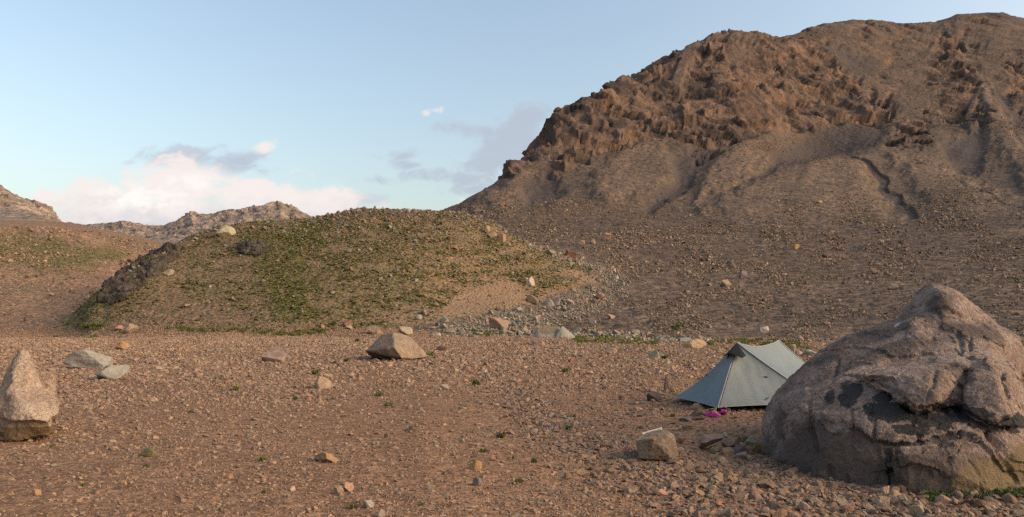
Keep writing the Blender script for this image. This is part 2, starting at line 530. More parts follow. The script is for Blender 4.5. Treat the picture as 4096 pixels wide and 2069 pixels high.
CRAG_L = region([(-600, 500), (0, 700), (100, 740), (220, 820), (270, 895), (230, 890), (150, 850), (60, 835), (-600, 820)], 10, 950, 1900, 14)

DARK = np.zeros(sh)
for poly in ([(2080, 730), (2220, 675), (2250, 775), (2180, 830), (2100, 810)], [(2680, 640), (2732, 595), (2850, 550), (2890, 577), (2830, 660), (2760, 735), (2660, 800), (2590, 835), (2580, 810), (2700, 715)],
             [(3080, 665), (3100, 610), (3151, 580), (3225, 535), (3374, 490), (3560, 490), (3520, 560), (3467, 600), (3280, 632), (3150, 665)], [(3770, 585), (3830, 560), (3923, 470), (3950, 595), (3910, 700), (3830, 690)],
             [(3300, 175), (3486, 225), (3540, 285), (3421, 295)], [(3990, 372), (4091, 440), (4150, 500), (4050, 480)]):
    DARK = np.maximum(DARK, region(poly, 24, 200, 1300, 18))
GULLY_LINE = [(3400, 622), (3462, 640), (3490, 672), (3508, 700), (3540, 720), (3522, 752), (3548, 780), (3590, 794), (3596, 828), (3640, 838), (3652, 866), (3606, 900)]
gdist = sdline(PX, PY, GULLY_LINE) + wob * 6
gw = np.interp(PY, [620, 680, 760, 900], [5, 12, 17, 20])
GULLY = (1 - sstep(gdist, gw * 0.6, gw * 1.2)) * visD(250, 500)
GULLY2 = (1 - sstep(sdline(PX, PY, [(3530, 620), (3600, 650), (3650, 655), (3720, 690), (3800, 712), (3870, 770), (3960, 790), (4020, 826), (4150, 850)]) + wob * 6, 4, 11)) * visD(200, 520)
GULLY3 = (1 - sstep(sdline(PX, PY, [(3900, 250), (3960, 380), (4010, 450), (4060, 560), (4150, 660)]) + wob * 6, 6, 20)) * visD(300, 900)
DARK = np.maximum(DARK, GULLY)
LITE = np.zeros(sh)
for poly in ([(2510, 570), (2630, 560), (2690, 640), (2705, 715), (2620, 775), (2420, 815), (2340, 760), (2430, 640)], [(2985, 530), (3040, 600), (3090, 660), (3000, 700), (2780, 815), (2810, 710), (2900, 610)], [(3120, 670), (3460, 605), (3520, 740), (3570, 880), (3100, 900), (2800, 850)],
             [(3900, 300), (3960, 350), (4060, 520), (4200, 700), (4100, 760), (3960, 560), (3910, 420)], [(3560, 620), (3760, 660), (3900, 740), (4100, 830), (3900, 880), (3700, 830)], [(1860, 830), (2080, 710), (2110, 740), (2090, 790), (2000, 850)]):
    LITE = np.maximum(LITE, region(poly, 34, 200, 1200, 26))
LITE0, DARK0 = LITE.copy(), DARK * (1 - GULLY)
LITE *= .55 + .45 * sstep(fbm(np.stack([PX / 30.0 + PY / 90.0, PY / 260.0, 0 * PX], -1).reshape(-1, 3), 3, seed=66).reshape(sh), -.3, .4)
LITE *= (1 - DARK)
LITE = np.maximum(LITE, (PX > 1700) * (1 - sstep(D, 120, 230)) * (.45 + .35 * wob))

CREEK = (.45 + .55 * sstep(fbm(np.stack([PX / 70, PY / 26, 0 * PX], -1).reshape(-1, 3), 3, .6, seed=15).reshape(sh), -.3, .25)) * np.maximum.reduce([region([(2120, 985), (2210, 1010), (2330, 1050), (2420, 1065), (2500, 1105), (2505, 1165), (2420, 1225), (2270, 1280), (2180, 1330), (1990, 1342), (1760, 1335), (1690, 1318), (1790, 1290), (2000, 1250), (2150, 1225), (2320, 1165), (2395, 1130), (2380, 1090), (2290, 1050), (2140, 1005)], 34, 76, 200, 26),
                           region([(2240, 1330), (2480, 1330), (2700, 1358), (2900, 1372), (2860, 1385), (2640, 1372), (2420, 1352), (2250, 1345)], 8, 50, 100, 10) * .8])
SLIP = np.maximum(region([(1700, 1300), (1780, 1220), (1880, 1140), (2000, 1120), (2100, 1150), (2140, 1200), (2040, 1245), (1860, 1275)], 22, 84, 130, 16), region([(2260, 1075), (2330, 1080), (2380, 1110), (2390, 1135), (2330, 1140)], 14, 120, 160, 8))
SLIP = np.maximum(SLIP, region([(1480, 1250), (1700, 1230), (1900, 1200), (1760, 1300), (1600, 1310)], 22, 84, 120, 16) * .6)
HILLM = np.zeros(sh)
hp = [(p[0], math.log(p[2])) for p in HILL_FRONT] + [(2400, math.log(160)), (2300, math.log(180)), (2000, math.log(190)), (1200, math.log(190)), (700, math.log(165)), (480, math.log(140)), (380, math.log(118))]
HILLM = sdpoly(PX / 1000.0, np.log(D), [(a / 1000.0, b) for a, b in hp])         # > 0 inside the hill's footprint
GREEN = region([(960, 950), (1200, 905), (1330, 900), (1300, 960), (1230, 1010), (1190, 1100), (1230, 1180), (1240, 1260), (1100, 1270), (1080, 1170), (1030, 1090), (1030, 1000)], 30, 82, 155, 30)
SHRUB = (sstep(HILLM, 0.0, .03) * (D < 160)) * (1 - SLIP) * (0.55 + 0.45 * sstep(PX, 900, 1500)) * (1 - 0.8 * region([(430, 1290), (700, 1180), (900, 1220), (1200, 1300), (700, 1330)], 50, 80, 120, 30)) * (1 - .55 * CREEK)
LEFTG = region([(-100, 925), (0, 935), (250, 960), (500, 995), (470, 1040), (330, 1090), (200, 1080), (-100, 1060)], 30, 150, 270, 30) * .8
LEFTG = np.maximum(LEFTG, region([(220, 1300), (380, 1180), (450, 1210), (440, 1300), (330, 1330)], 20, 90, 150, 15) * .8)
COBBLE = np.zeros(sh)
clump = fbm(XY0 / 3.5, 3, seed=77).reshape(sh)
COBBLE = np.maximum((1 - sstep(sdline(PX, PY, [(2030, 1575), (2120, 1640), (2230, 1720), (2420, 1830), (2640, 1900)]) / np.interp(PY, [1560, 1900], [60, 130]), .1, 1.4)) * visD(5, 18) * .6,
                    region([(2480, 1850), (2760, 1830), (3000, 1830), (3200, 1890), (3500, 1960), (4200, 1985), (4400, 2100), (2700, 2100), (2650, 1960)], 25, 4, 12, 30))

# small scale relief
hum = fbm(XY0 / 9.0, 3, seed=3).reshape(sh)
fine = fbm(XY0 / 0.55, 3, .55, seed=5).reshape(sh)
mid = fbm(XY0 / 2.1, 3, .5, seed=8).reshape(sh)
Z += FLAT * (0.005 * fine + 0.020 * mid * sstep(D, 6, 14) + 0.05 * hum * sstep(D, 9, 30)) - 0.05 * COBBLE * sstep(D, 7, 9) * 0.6
slope = 1 - FLAT
Z += slope * (0.20 * mid + 0.09 * fine) * (1 - .6 * SLIP) * np.interp(D, [0, 100, 220, 400], [1, 1, .9, .5])
rr = fbm(XY0 / 38.0, 4, .5, seed=12).reshape(sh)
Z += sstep(D, 180, 320) * (1 - FARM) * 1.6 * rr
Z += (1 - sstep(PX, 560, 760)) * sstep(D, 112, 150) * (1 - sstep(D, 600, 900)) * (1.5 * fbm(XY0 / 34.0, 4, .55, seed=57).reshape(sh) - 1.2 * np.abs(pnoise(XY0 * np.array([1 / 22.0, 1 / 60.0, 1]) + 3, 58)).reshape(sh))
Z -= GULLY * 1.3 + GULLY2 * .35 + GULLY3 * .8
P3 = np.stack([X, D, Z], -1)
# downslope fluting of the talus
du = np.gradient(P3, axis=1)
dv = np.gradient(P3, axis=0)
NRM = np.cross(du, dv)
NRM /= np.linalg.norm(NRM, axis=-1, keepdims=True) + 1e-12
flute = fbm(np.stack([PX / 90.0 + PY / 200.0, PY / 300.0, np.zeros_like(PX)], -1).reshape(-1, 3), 4, seed=21).reshape(sh)
P3 += (NRM * (flute * .8 * sstep(D, 280, 420) * (1 - CRAG) * (1 - FARM))[..., None])


TONE = np.full(sh, .5)


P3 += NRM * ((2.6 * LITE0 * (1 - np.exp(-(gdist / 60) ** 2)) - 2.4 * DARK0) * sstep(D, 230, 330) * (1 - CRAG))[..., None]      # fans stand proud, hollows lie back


def crag_disp(mask, L, amp, seed, octs=5):
    """broken rock: joint blocks at several sizes, split by steep clefts"""
    k = mask > 0.01
    q = P3[k]
    w = np.stack([fbm(q / (L * 1.2), 3, seed=seed + 50), fbm(q / (L * 1.2) + 31, 3, seed=seed + 51), fbm(q / (L * 1.2) + 67, 3, seed=seed + 52)], -1)
    qq = q / L + .30 * w
    qq = qq @ np.array([[1, .25, .1], [-.2, 1, .35], [0, -.3, .8]])
    disp = 1.1 * ridged(q * np.array([1, 1, .6]) / (L * 2.4), 3, .5, seed=seed + 3)
    tone = 0
    a, s = 1.15, 1.0
    for i in range(octs):
        f_, r_ = facet(qq * s, seed + i * 7, .8)
        disp = disp + a * f_
        tone = tone + r_ * (.2, .3, .3, .2, 0, 0)[i]
        a *= 0.56
        s *= 1.95
    disp = disp - np.percentile(disp, 80)
    pts_ = P3[k] + NRM[k] * (disp * amp * mask[k])[:, None]
    hard = facetize(facetize(pts_, L * .24, .55, seed + 70), L * .12, .5, seed + 80)
    P3[k] = pts_ + (hard - pts_) * np.minimum(1, mask[k] * 1.5)[:, None]
    TONE[k] = tone


crag_disp(CRAG * (D < 1500), 40.0, 6.2, 100, 6)
crag_disp(CRAG_L, 60.0, 6.5, 200, 5)
crag_disp(FARM * (D < 3300) * sstep(-PY, -985, -930), 75.0, 8.0, 300, 5)
LAND = P3


def ground_d(px, py):
    """distance of the nearest land seen at a photograph pixel"""
    j = int(np.clip(np.searchsorted(COLS, px), 1, NC - 1))
    col = LAND[:, j]
    yp = HY + F * (EYE - col[:, 2]) / col[:, 1]
    k = np.nonzero(yp <= py)[0]
    if not len(k):
        return 60.0
    i = k[0]
    if i == 0:
        return float(col[0, 1])
    t = (yp[i - 1] - py) / (yp[i - 1] - yp[i] + 1e-9)
    return float(col[i - 1, 1] * (1 - t) + col[i, 1] * t)


def ground_z(x, y):
    px = CX + x / y * F
    j = int(np.clip(np.searchsorted(COLS, px), 1, NC - 1))
    return float(np.interp(y, LAND[:, j, 1], LAND[:, j, 2]))

# ------------------------------------------------------------------ land materials and meshes
def land_material(name, base_a, base_b, pebble, far=False, bump=.6, relief=1.0, crag_cols=((0.140, 0.088, 0.064), (0.092, 0.064, 0.051), (0.055, 0.044, 0.039))):
    m, T = new_mat(name)
    g = T.n('ShaderNodeNewGeometry').outputs['Position']
    big = T.noise(g, 0.035 if not far else 0.004, 5, .6)
    col = T.mix(T.ss(big, .38, .62), base_a, base_b)
    med = T.noise(g, 0.9 if not far else 0.05, 5, .65)
    col = T.mix(T.ss(med, .35, .68, 0, .55), col, T.vm('MULTIPLY', col, (0.72, 0.70, 0.70)))
    hs = []
    for sc_, amt in pebble:
        vc = T.voro(g, sc_)
        sep = T.n('ShaderNodeSeparateColor')
        T.put(sep.inputs[0], vc)
        tint = T.ramp(sep.outputs[0], [(0.0, (.50, .47, .46)), (.3, (.82, .78, .76)), (.6, (1.1, 1.04, 1.0)), (.85, (1.35, 1.25, 1.15)), (1.0, (1.7, 1.6, 1.5))])
        col = T.mix(T.m('MULTIPLY', T.m('SUBTRACT', 1.0, T.m('MULTIPLY', T.attr('crag'), .8)), amt), col, T.vm('MULTIPLY', col, tint))
        hs.append((T.voro(g, sc_, 'Distance'), sc_))
    crag = T.attr('crag')
    cn = T.noise(g, 0.03 if not far else 0.006, 6, .7)
    cn2 = T.noise(g, 0.22 if not far else 0.03, 6, .75)
    ccol = T.ramp(T.m('ADD', T.m('MULTIPLY', cn, .5), T.m('MULTIPLY', cn2, .5)), [(.3, crag_cols[2]), (.46, crag_cols[1]), (.56, crag_cols[0]), (.75, tuple(c * 1.35 for c in crag_cols[0]))])
    tone = T.attr('tone')
    ccol = T.vm('MULTIPLY', ccol, T.ramp(tone, [(.22, (.42, .43, .46)), (.42, (.78, .78, .79)), (.56, (1.06, 1.02, 1.0)), (.76, (1.4, 1.28, 1.18))]))
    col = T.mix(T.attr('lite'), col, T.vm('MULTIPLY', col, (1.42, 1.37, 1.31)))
    col = T.mix(crag, col, ccol)
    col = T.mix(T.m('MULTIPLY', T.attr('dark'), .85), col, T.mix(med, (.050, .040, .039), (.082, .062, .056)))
    gn = T.noise(g, 1.3, 5, .7)
    gcol = T.mix(T.ss(gn, .35, .65), (0.078, 0.082, 0.030), (0.150, 0.135, 0.058))
    gm_ = T.m('MULTIPLY', T.attr('green'), T.ss(T.noise(g, .55, 6, .7), .30, .62))
    col = T.mix(gm_, col, gcol)
    col = T.mix(T.m('MULTIPLY', T.attr('grey'), .7), col, T.mix(med, (.135, .118, .095), (.215, .19, .15)))
    col = T.mix(T.m('MULTIPLY', T.attr('slip'), .75), col, T.mix(T.noise(g, .12, 5, .6), (.19, .118, .070), (.30, .20, .125)))
    h = None
    for d_, s_ in hs:
        t = T.m('MULTIPLY', d_, -relief / s_)
        h = t if h is None else T.m('ADD', h, t)
    nb = T.m('MULTIPLY', T.noise(g, 0.5 if not far else .03, 8, .7), 1.2 if not far else 10.0)
    crb = T.m('MULTIPLY', crag, nb)
    h = T.m('ADD', h, crb) if h is not None else crb
    principled(T, col, .95, h, bump, 1.0, .1)
    return m


m_ground = land_material('gravel ground', (.208, .127, .080), (.150, .099, .068), [(60.0, .55), (23.0, .75), (9.0, .4)], bump=.45, relief=.3)
m_hill = land_material('hill soil', (.205, .133, .085), (.175, .12, .078), [(5.0, .5), (1.9, .6)])
m_mount = land_material('mountain scree', (.112, .085, .066), (.092, .071, .057), [(1.9, .5), (.7, .55), (.27, .35)], bump=.35)
m_left = land_material('left slope soil', (.255, .160, .105), (.215, .150, .10), [(3.0, .5), (1.0, .6)])
m_far = land_material('far rock', (.25, .195, .155), (.22, .175, .145), [(.12, .4), (.05, .4)], True, .6, 1.0, ((.27, .205, .16), (.215, .17, .14), (.165, .135, .118)))  # colours paled to stand in for haze over the distant ranges

ids = np.arange(NR * NC).reshape(NR, NC)
quads = np.stack([ids[:-1, :-1], ids[:-1, 1:], ids[1:, 1:], ids[1:, :-1]], -1)
qd, qx = D[:-1, :-1], PX[:-1, :-1]
edge = np.interp(qx, [-6300, 0, 300] + [p[0] for p in HILL_FRONT[1:6]] + [2000, 2440, 2660, 2900, 3300, 3800, 10400], [115, 108, 101] + [p[2] for p in HILL_FRONT[1:6]] + [84, 78, 64, 57, 52, 44, 36])
reg = np.full(qd.shape, 2)                                    # mountain
reg[(qd > 1250) & (qx < 1600)] = 4                            # far ranges
reg[(qd > 900) & (qx < 320)] = 4
reg[(qd <= 1250) & (qx < 900) & (reg != 4)] = 3               # left slope
reg[HILLM[:-1, :-1] > 0] = 1
reg[qd < edge] = 0
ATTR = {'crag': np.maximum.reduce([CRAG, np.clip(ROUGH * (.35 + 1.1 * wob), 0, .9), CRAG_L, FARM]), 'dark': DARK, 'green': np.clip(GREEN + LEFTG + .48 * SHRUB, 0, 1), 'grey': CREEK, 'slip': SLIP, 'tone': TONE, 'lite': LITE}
for k, name, mat in ((0, 'ground', m_ground), (1, 'hill', m_hill), (2, 'mountain', m_mount), (3, 'slope', m_left), (4, 'distant_mountains', m_far)):
    q = quads[reg == k].reshape(-1, 4)
    used, inv = np.unique(q, return_inverse=True)
    me = mesh_from(name, LAND.reshape(-1, 3)[used], inv.reshape(-1, 4), True, mat, {a: v.reshape(-1)[used] for a, v in ATTR.items()})
    link(name, me, kind='structure')

# ------------------------------------------------------------------ stone shapes and materials
def ico(n):
    bm = bmesh.new()
    bmesh.ops.create_icosphere(bm, subdivisions=n, radius=1.0)
    bm.verts.ensure_lookup_table()
    V = np.array([v.co[:] for v in bm.verts])
    Fc = np.array([[v.index for v in f.verts] for f in bm.faces])
    bm.free()
    return V, Fc


ICO = {n: ico(n) for n in (1, 2, 3, 4)}


def chopped(n, rng, cuts=9, rough=0.06, flat=(1, 1, 1), lo=.42, hi=.85):
    """a broken stone: a ball with planes struck off it"""
    V, Fc = ICO[n]
    V = V.copy()
    for _ in range(cuts):
        nrm = rng.normal(size=3)
        nrm /= np.linalg.norm(nrm)
        h = rng.uniform(lo, hi)
        s = V @ nrm
        V = V - np.outer(np.maximum(s - h, 0), nrm)
    V += rough * np.stack([pnoise(V * 2.3 + rng.uniform(0, 50), 1), pnoise(V * 2.3 + 9.1, 2), pnoise(V * 2.3 + 4.4, 3)], -1)
    if n >= 3:
        V += (V / (np.linalg.norm(V, axis=1, keepdims=True) + 1e-9)) * (0.035 * fbm(V * 5 + rng.uniform(0, 90), 3))[:, None]
    V *= np.array(flat)
    return V / np.abs(V).max()


LIB = {n: [chopped(n, np.random.default_rng(50 * n + i), 12, .05, lo=.33, hi=.72) for i in range(18)] for n in (1, 2)}
PALETTE = np.array([(.300, .190, .130), (.250, .165, .118), (.340, .240, .175), (.205, .165, .135), (.185, .120, .090), (.26, .20, .15), (.13, .10, .088), (.33, .19, .12), (.36, .27, .205), (.21, .175, .15)])
PALETTE = (PALETTE * .6 + np.array([.245, .158, .112]) * .4) * np.array([.985, .97, .93])
GREYS = np.array([(.27, .255, .215), (.22, .21, .185), (.31, .28, .235), (.175, .17, .155), (.25, .20, .16), (.36, .325, .27), (.20, .205, .18)])
BROWNS = np.array([(.19, .135, .096), (.23, .165, .118), (.15, .108, .08), (.27, .20, .15), (.115, .085, .068), (.30, .225, .165), (.21, .14, .10), (.24, .19, .14)])


def stone_material(name, source):
    m, T = new_mat(name)
    tcn = T.n('ShaderNodeTexCoord').outputs['Object']
    g = T.n('ShaderNodeNewGeometry').outputs['Position']
    if source == 'attr':
        base = T.attr('tint', 'Color')
    else:
        base = T.n('ShaderNodeObjectInfo').outputs['Color']
    a = T.noise(g, 6.0, 5, .65)
    col = T.mix(T.ss(a, .3, .7), T.vm('MULTIPLY', base, (.74, .72, .72)), T.vm('MULTIPLY', base, (1.16, 1.14, 1.12)))
    b = T.noise(g, 75.0, 4, .7)
    col = T.mix(.6, col, T.vm('MULTIPLY', col, T.ramp(b, [(.3, (.55, .55, .55)), (.5, (1, 1, 1)), (.7, (1.4, 1.38, 1.35))])))
    h = T.m('ADD', T.m('MULTIPLY', T.noise(g, 14, 6, .7), 1.0), T.m('MULTIPLY', b, .25))
    principled(T, col, .93, h, .7, .03, .12)
    return m


m_stones = stone_material('loose stones', 'attr')
m_stone1 = stone_material('single stone', 'object')


def scatter(name, n, weight, size_fn, cols, seed, squash=(.45, .85), sink=.28, big_px=6.0, label=None, category=None, mat=None, maxpx=None):
    """loose stones over the land as one mesh; weight is per terrain cell; returns the largest as a list for single objects"""
    rng = np.random.default_rng(seed)
    w = weight[:-1, :-1].ravel()
    w = w / w.sum()
    cell = rng.choice(w.size, n, p=w)
    i, j = cell // (NC - 1), cell % (NC - 1)
    a, b = rng.random(n), rng.random(n)
    pos = (LAND[i, j] * ((1 - a) * (1 - b))[:, None] + LAND[i + 1, j] * (a * (1 - b))[:, None] + LAND[i, j + 1] * ((1 - a) * b)[:, None] + LAND[i + 1, j + 1] * (a * b)[:, None])
    size = size_fn(rng, n, pos)                      # half width in metres
    ci = rng.integers(0, len(cols), n)
    col = cols[ci] * rng.normal(1, .09, (n, 1)) * rng.normal(1, .03, (n, 3))
    ang = rng.random(n) * 6.283
    sq = rng.uniform(*squash, n)
    el = rng.uniform(.65, 1.0, n)
    tilt = rng.normal(0, .22, (n, 2))
    px = size * F / 4 / pos[:, 1] * 2                # width in picture pixels
    far = px > (maxpx or 1e9)
    keep = ~far
    single = [dict(pos=pos[k], r=size[k], col=col[k], ang=ang[k], sq=sq[k], el=el[k], px=px[k], ci=ci[k]) for k in np.nonzero(far)[0]]
    Vs, Fs, Cs, off = [], [], [], 0
    for lod, sel in ((1, keep & (px < big_px)), (2, keep & (px >= big_px))):
        for li, LV in enumerate(LIB[lod]):
            k = np.nonzero(sel & (cell * 7 % len(LIB[lod]) == li))[0]
            if not len(k):
                continue
            ca, sa = np.cos(ang[k]), np.sin(ang[k])
            L = LV[None] * np.stack([size[k], size[k] * el[k], size[k] * sq[k]], -1)[:, None]
            L[:, :, 2] += L[:, :, 0] * tilt[k, :1] + L[:, :, 1] * tilt[k, 1:]
            q = np.empty_like(L)
            q[:, :, 0] = L[:, :, 0] * ca[:, None] - L[:, :, 1] * sa[:, None]
            q[:, :, 1] = L[:, :, 0] * sa[:, None] + L[:, :, 1] * ca[:, None]
            q[:, :, 2] = L[:, :, 2] + (size[k] * sq[k] * (1 - 2 * sink))[:, None]
            q += pos[k][:, None]
            nv = LV.shape[0]
            f = ICO[lod][1][None] + (np.arange(len(k)) * nv)[:, None, None] + off
            Vs.append(q.reshape(-1, 3))
            Fs.append(f.reshape(-1, 3))
            Cs.append(np.repeat(col[k], nv, 0))
            off += len(k) * nv
    me = mesh_from(name, np.concatenate(Vs), np.concatenate(Fs), False, mat or m_stones, colors={'tint': np.concatenate(Cs)})
    o = link(name, me, kind='stuff', label=label, category=category)
    return single


AREA = np.linalg.norm(np.cross(LAND[1:, :-1] - LAND[:-1, :-1], LAND[:-1, 1:] - LAND[:-1, :-1]), axis=-1)
AREA = np.pad(AREA, ((0, 1), (0, 1)), mode='edge')
INVIEW = ((PX > np.where(D < 16, -1900, -450)) & (PX < np.where(D < 16, 6000, 4550)) & (D > 4.4)).astype(float)
rough_patch = (0.30 + np.clip(.4 + .9 * clump + .5 * hum, 0, 1.6))
hillside = sstep(HILLM, -.004, .004) * (D < 175)
gravel_edge = np.interp(PX, [0, 700, 1600, 2500, 3400, 4096], [108, 88, 86, 76, 52, 42])
on_flat = 1 - sstep(D / gravel_edge, .96, 1.06)
BARE = 1 - .75 * np.maximum.reduce([np.exp(-(((X - 3.7) / 1.6) ** 2 + ((D - 11.0) / 1.7) ** 2)), np.zeros(sh)])      # trodden earth beside the tent


def lognorm(lo, med, sg, hi):
    return lambda rng, n, pos: np.clip(med * np.exp(rng.normal(0, sg, n)), lo, hi)


def by_distance(k_px, sg, lo, hi, top=14.0):
    """smallest stones kept grow with distance, as finer ones no longer show"""
    return lambda rng, n, pos: np.clip(np.minimum(np.maximum(k_px * pos[:, 1] / (F / 4) * .5, lo) * np.exp(np.abs(rng.normal(0, sg, n))), top * pos[:, 1] / (F / 4) * .5), lo, hi)


wgt = AREA * INVIEW * on_flat * rough_patch * BARE / np.maximum(D, 6) ** 1.75
single_stones = []
single_stones += scatter('gravel', 260000, wgt, by_distance(1.25, .72, .006, .15, 11.5), PALETTE, 11, (.4, .8), .4, label='loose pinkish gravel and small stones covering the flat', category='gravel', maxpx=10.6)
wgt = AREA * INVIEW * COBBLE * BARE
single_stones += scatter('cobble_gravel', 12000, wgt, lognorm(.009, .021, .6, .08), PALETTE[[0, 1, 3, 4, 5, 3, 0, 1]] * .95, 12, (.4, .75), .36, label='fist-sized cobbles packed in the shallow channel and along the foot of the great boulder', category='cobbles', maxpx=13.0)
cre = CREEK
wgt = AREA * INVIEW * cre
scatter('creek_stones', 17000, wgt, lognorm(.05, .095, .65, .7), np.concatenate([GREYS * np.array([.88, .82, .74]), GREYS[[0, 2, 4, 5]] * .78, BROWNS[[1, 3, 5, 7]], PALETTE[:2]]), 13, (.5, .95), .2, label='grey-green rubble filling the dry stream bed beside the hill', category='rubble', big_px=5)
apron = (1 - on_flat) * (1 - hillside) * (PX > 1700) * (1 - sstep(D, 150, 345))
patchy = np.clip(.18 + 1.7 * fbm(np.stack([PX / 260, PY / 110, 0 * PX], -1).reshape(-1, 3), 4, .6, seed=91).reshape(sh), .06, 2)
wgt = AREA * INVIEW * apron * patchy * (1 - .7 * CREEK) / np.maximum(D, 40) ** 1.2
scatter('scree_rubble', 42000, wgt, by_distance(1.1, .6, .05, .9, 9), np.concatenate([BROWNS * .82, BROWNS, PALETTE[:2] * .8]), 14, (.5, .95), .3, label='tan and brown rubble strewn over the slope below the mountain', category='rubble', big_px=5)
tal = INVIEW * (D >= 250) * (D < 900) * (PX > 1650) * (1 - CRAG) * (1 - .85 * DARK)
scatter('talus_rubble', 22000, AREA * tal * patchy / np.maximum(D, 40) ** 1.4, by_distance(.75, .4, .15, 1.6, 5), BROWNS * .72, 15, (.5, .95), .3, label='dark scree stones over the upper talus fans', category='rubble')
wgt = AREA * INVIEW * hillside * (1 - .6 * SLIP) * (.5 + sstep(PX, 1050, 1500)) * (.6 + .6 * sstep(-PY, -1050, -880))
scatter('hill_rubble', 14000, wgt, by_distance(1.1, .6, .06, .7), np.concatenate([PALETTE[:6] * .8, GREYS[:4] * .78]), 16, (.5, .95), .3, label='pale stones lying between the cushions on the green hill', category='rubble', big_px=5)
leftw = AREA * INVIEW * (1 - on_flat) * (1 - hillside) * (PX < 760) * (D < 700)
scatter('slope_rubble', 15000, leftw * patchy / np.maximum(D, 40) ** 1.2, by_distance(1.15, .65, .08, 1.6), np.concatenate([PALETTE[:6] * .8, PALETTE[:3] * 1.1, BROWNS[:4]]), 17, (.5, .95), .3, label='stones scattered over the reddish slope beyond the hill', category='rubble')


# cushion plants and turf
def plant_material(name, dark, light, tan):
    m, T = new_mat(name)
    g = T.n('ShaderNodeNewGeometry').outputs['Position']
    a = T.noise(g, 1.1, 5, .7)
    tint = T.attr('tint', 'Color')
    col = T.mix(T.ss(a, .3, .7), dark, light)
    col = T.mix(T.ss(T.noise(g, 9, 4, .7), .55, .75), col, tan)
    col = T.mix(1.0, col, tint, 'MULTIPLY')
    principled(T, col, .95, T.noise(g, 30, 4, .8), .9, .05, .05)
    return m


m_cushion = plant_material('cushion plants', (.058, .060, .024), (.100, .098, .040), (.15, .125, .065))
GT = np.array([(1, 1, 1), (.8, .85, .75), (1.2, 1.15, .9), (1.35, 1.2, .85), (.7, .8, .75)])
tex = np.clip(.55 + 1.2 * fbm(np.stack([PX / 120, PY / 34, 0 * PX], -1).reshape(-1, 3), 3, .6, seed=93).reshape(sh), .03, 2)
wgt = AREA * INVIEW * SHRUB * tex
scatter('cushion_plants', 32000, wgt, lognorm(.07, .17, .45, .6), GT, 18, (.25, .45), .35, label='low green cushion plants dotting the grassy hill', category='cushion plants', mat=m_cushion, big_px=4)
wgt = AREA * INVIEW * (GREEN * 1.0 * sstep(HILLM, 0, .02) + .5 * LEFTG)
scatter('ground_cover', 13000, wgt, lognorm(.08, .18, .4, .6), GT * np.array([1.25, 1.2, .95]), 19, (.18, .32), .38, label='bright low turf in the damp hollow of the hill and on the slope beyond', category='turf', mat=m_cushion, big_px=4)
wgt = AREA * INVIEW * apron * (D < 200) * patchy
scatter('sparse_cushion_plants', 900, wgt, lognorm(.1, .2, .4, .6), GT, 20, (.25, .45), .35, label='scattered dark green cushions on the stony slope', category='cushion plants', mat=m_cushion, big_px=4)

# ------------------------------------------------------------------ big rocks: convex lumps joined, then weathered
def hulls_mesh(hulls, voxel):
    bm = bmesh.new()
    for pts in hulls:
        vs_ = [bm.verts.new(tuple(map(float, p))) for p in pts]
        r = bmesh.ops.convex_hull(bm, input=vs_)
        bad = list({g for g in r['geom_interior'] if isinstance(g, bmesh.types.BMVert)} | {g for g in r['geom_unused'] if isinstance(g, bmesh.types.BMVert)})
        if bad:
            bmesh.ops.delete(bm, geom=bad, context='VERTS')
    bmesh.ops.recalc_face_normals(bm, faces=bm.faces)
    me = bpy.data.meshes.new('rock_base')
    bm.to_mesh(me)
    bm.free()
    ob = bpy.data.objects.new('rock_base', me)
    SC.collection.objects.link(ob)
    md = ob.modifiers.new('remesh', 'REMESH')
    md.mode, md.voxel_size = 'VOXEL', voxel
    dg = bpy.context.evaluated_depsgraph_get()
    ev = ob.evaluated_get(dg)
    m2 = ev.to_mesh()
    V = np.empty(len(m2.vertices) * 3)
    m2.vertices.foreach_get('co', V)
    Fq = np.empty(len(m2.loops), np.int32)
    m2.loops.foreach_get('vertex_index', Fq)
    ev.to_mesh_clear()
    bpy.data.objects.remove(ob)
    bpy.data.meshes.remove(me)
    return V.reshape(-1, 3), Fq.reshape(-1, 4)


def relax(V, Q, it, k=.5):
    a = np.concatenate([Q[:, 0], Q[:, 1], Q[:, 2], Q[:, 3]])
    b = np.concatenate([Q[:, 1], Q[:, 2], Q[:, 3], Q[:, 0]])
    s, t = np.concatenate([a, b]), np.concatenate([b, a])
    cnt = np.maximum(np.bincount(s, minlength=len(V)), 1)
    for _ in range(it):
        m = np.stack([np.bincount(s, V[t, c], len(V)) for c in range(3)], -1) / cnt[:, None]
        V = V + k * (m - V)
    return V


def normals(V, Q):
    n = np.cross(V[Q[:, 2]] - V[Q[:, 0]], V[Q[:, 3]] - V[Q[:, 1]])
    N = np.stack([sum(np.bincount(Q[:, j], n[:, c], len(V)) for j in range(4)) for c in range(3)], -1)
    return N / (np.linalg.norm(N, axis=1, keepdims=True) + 1e-12)


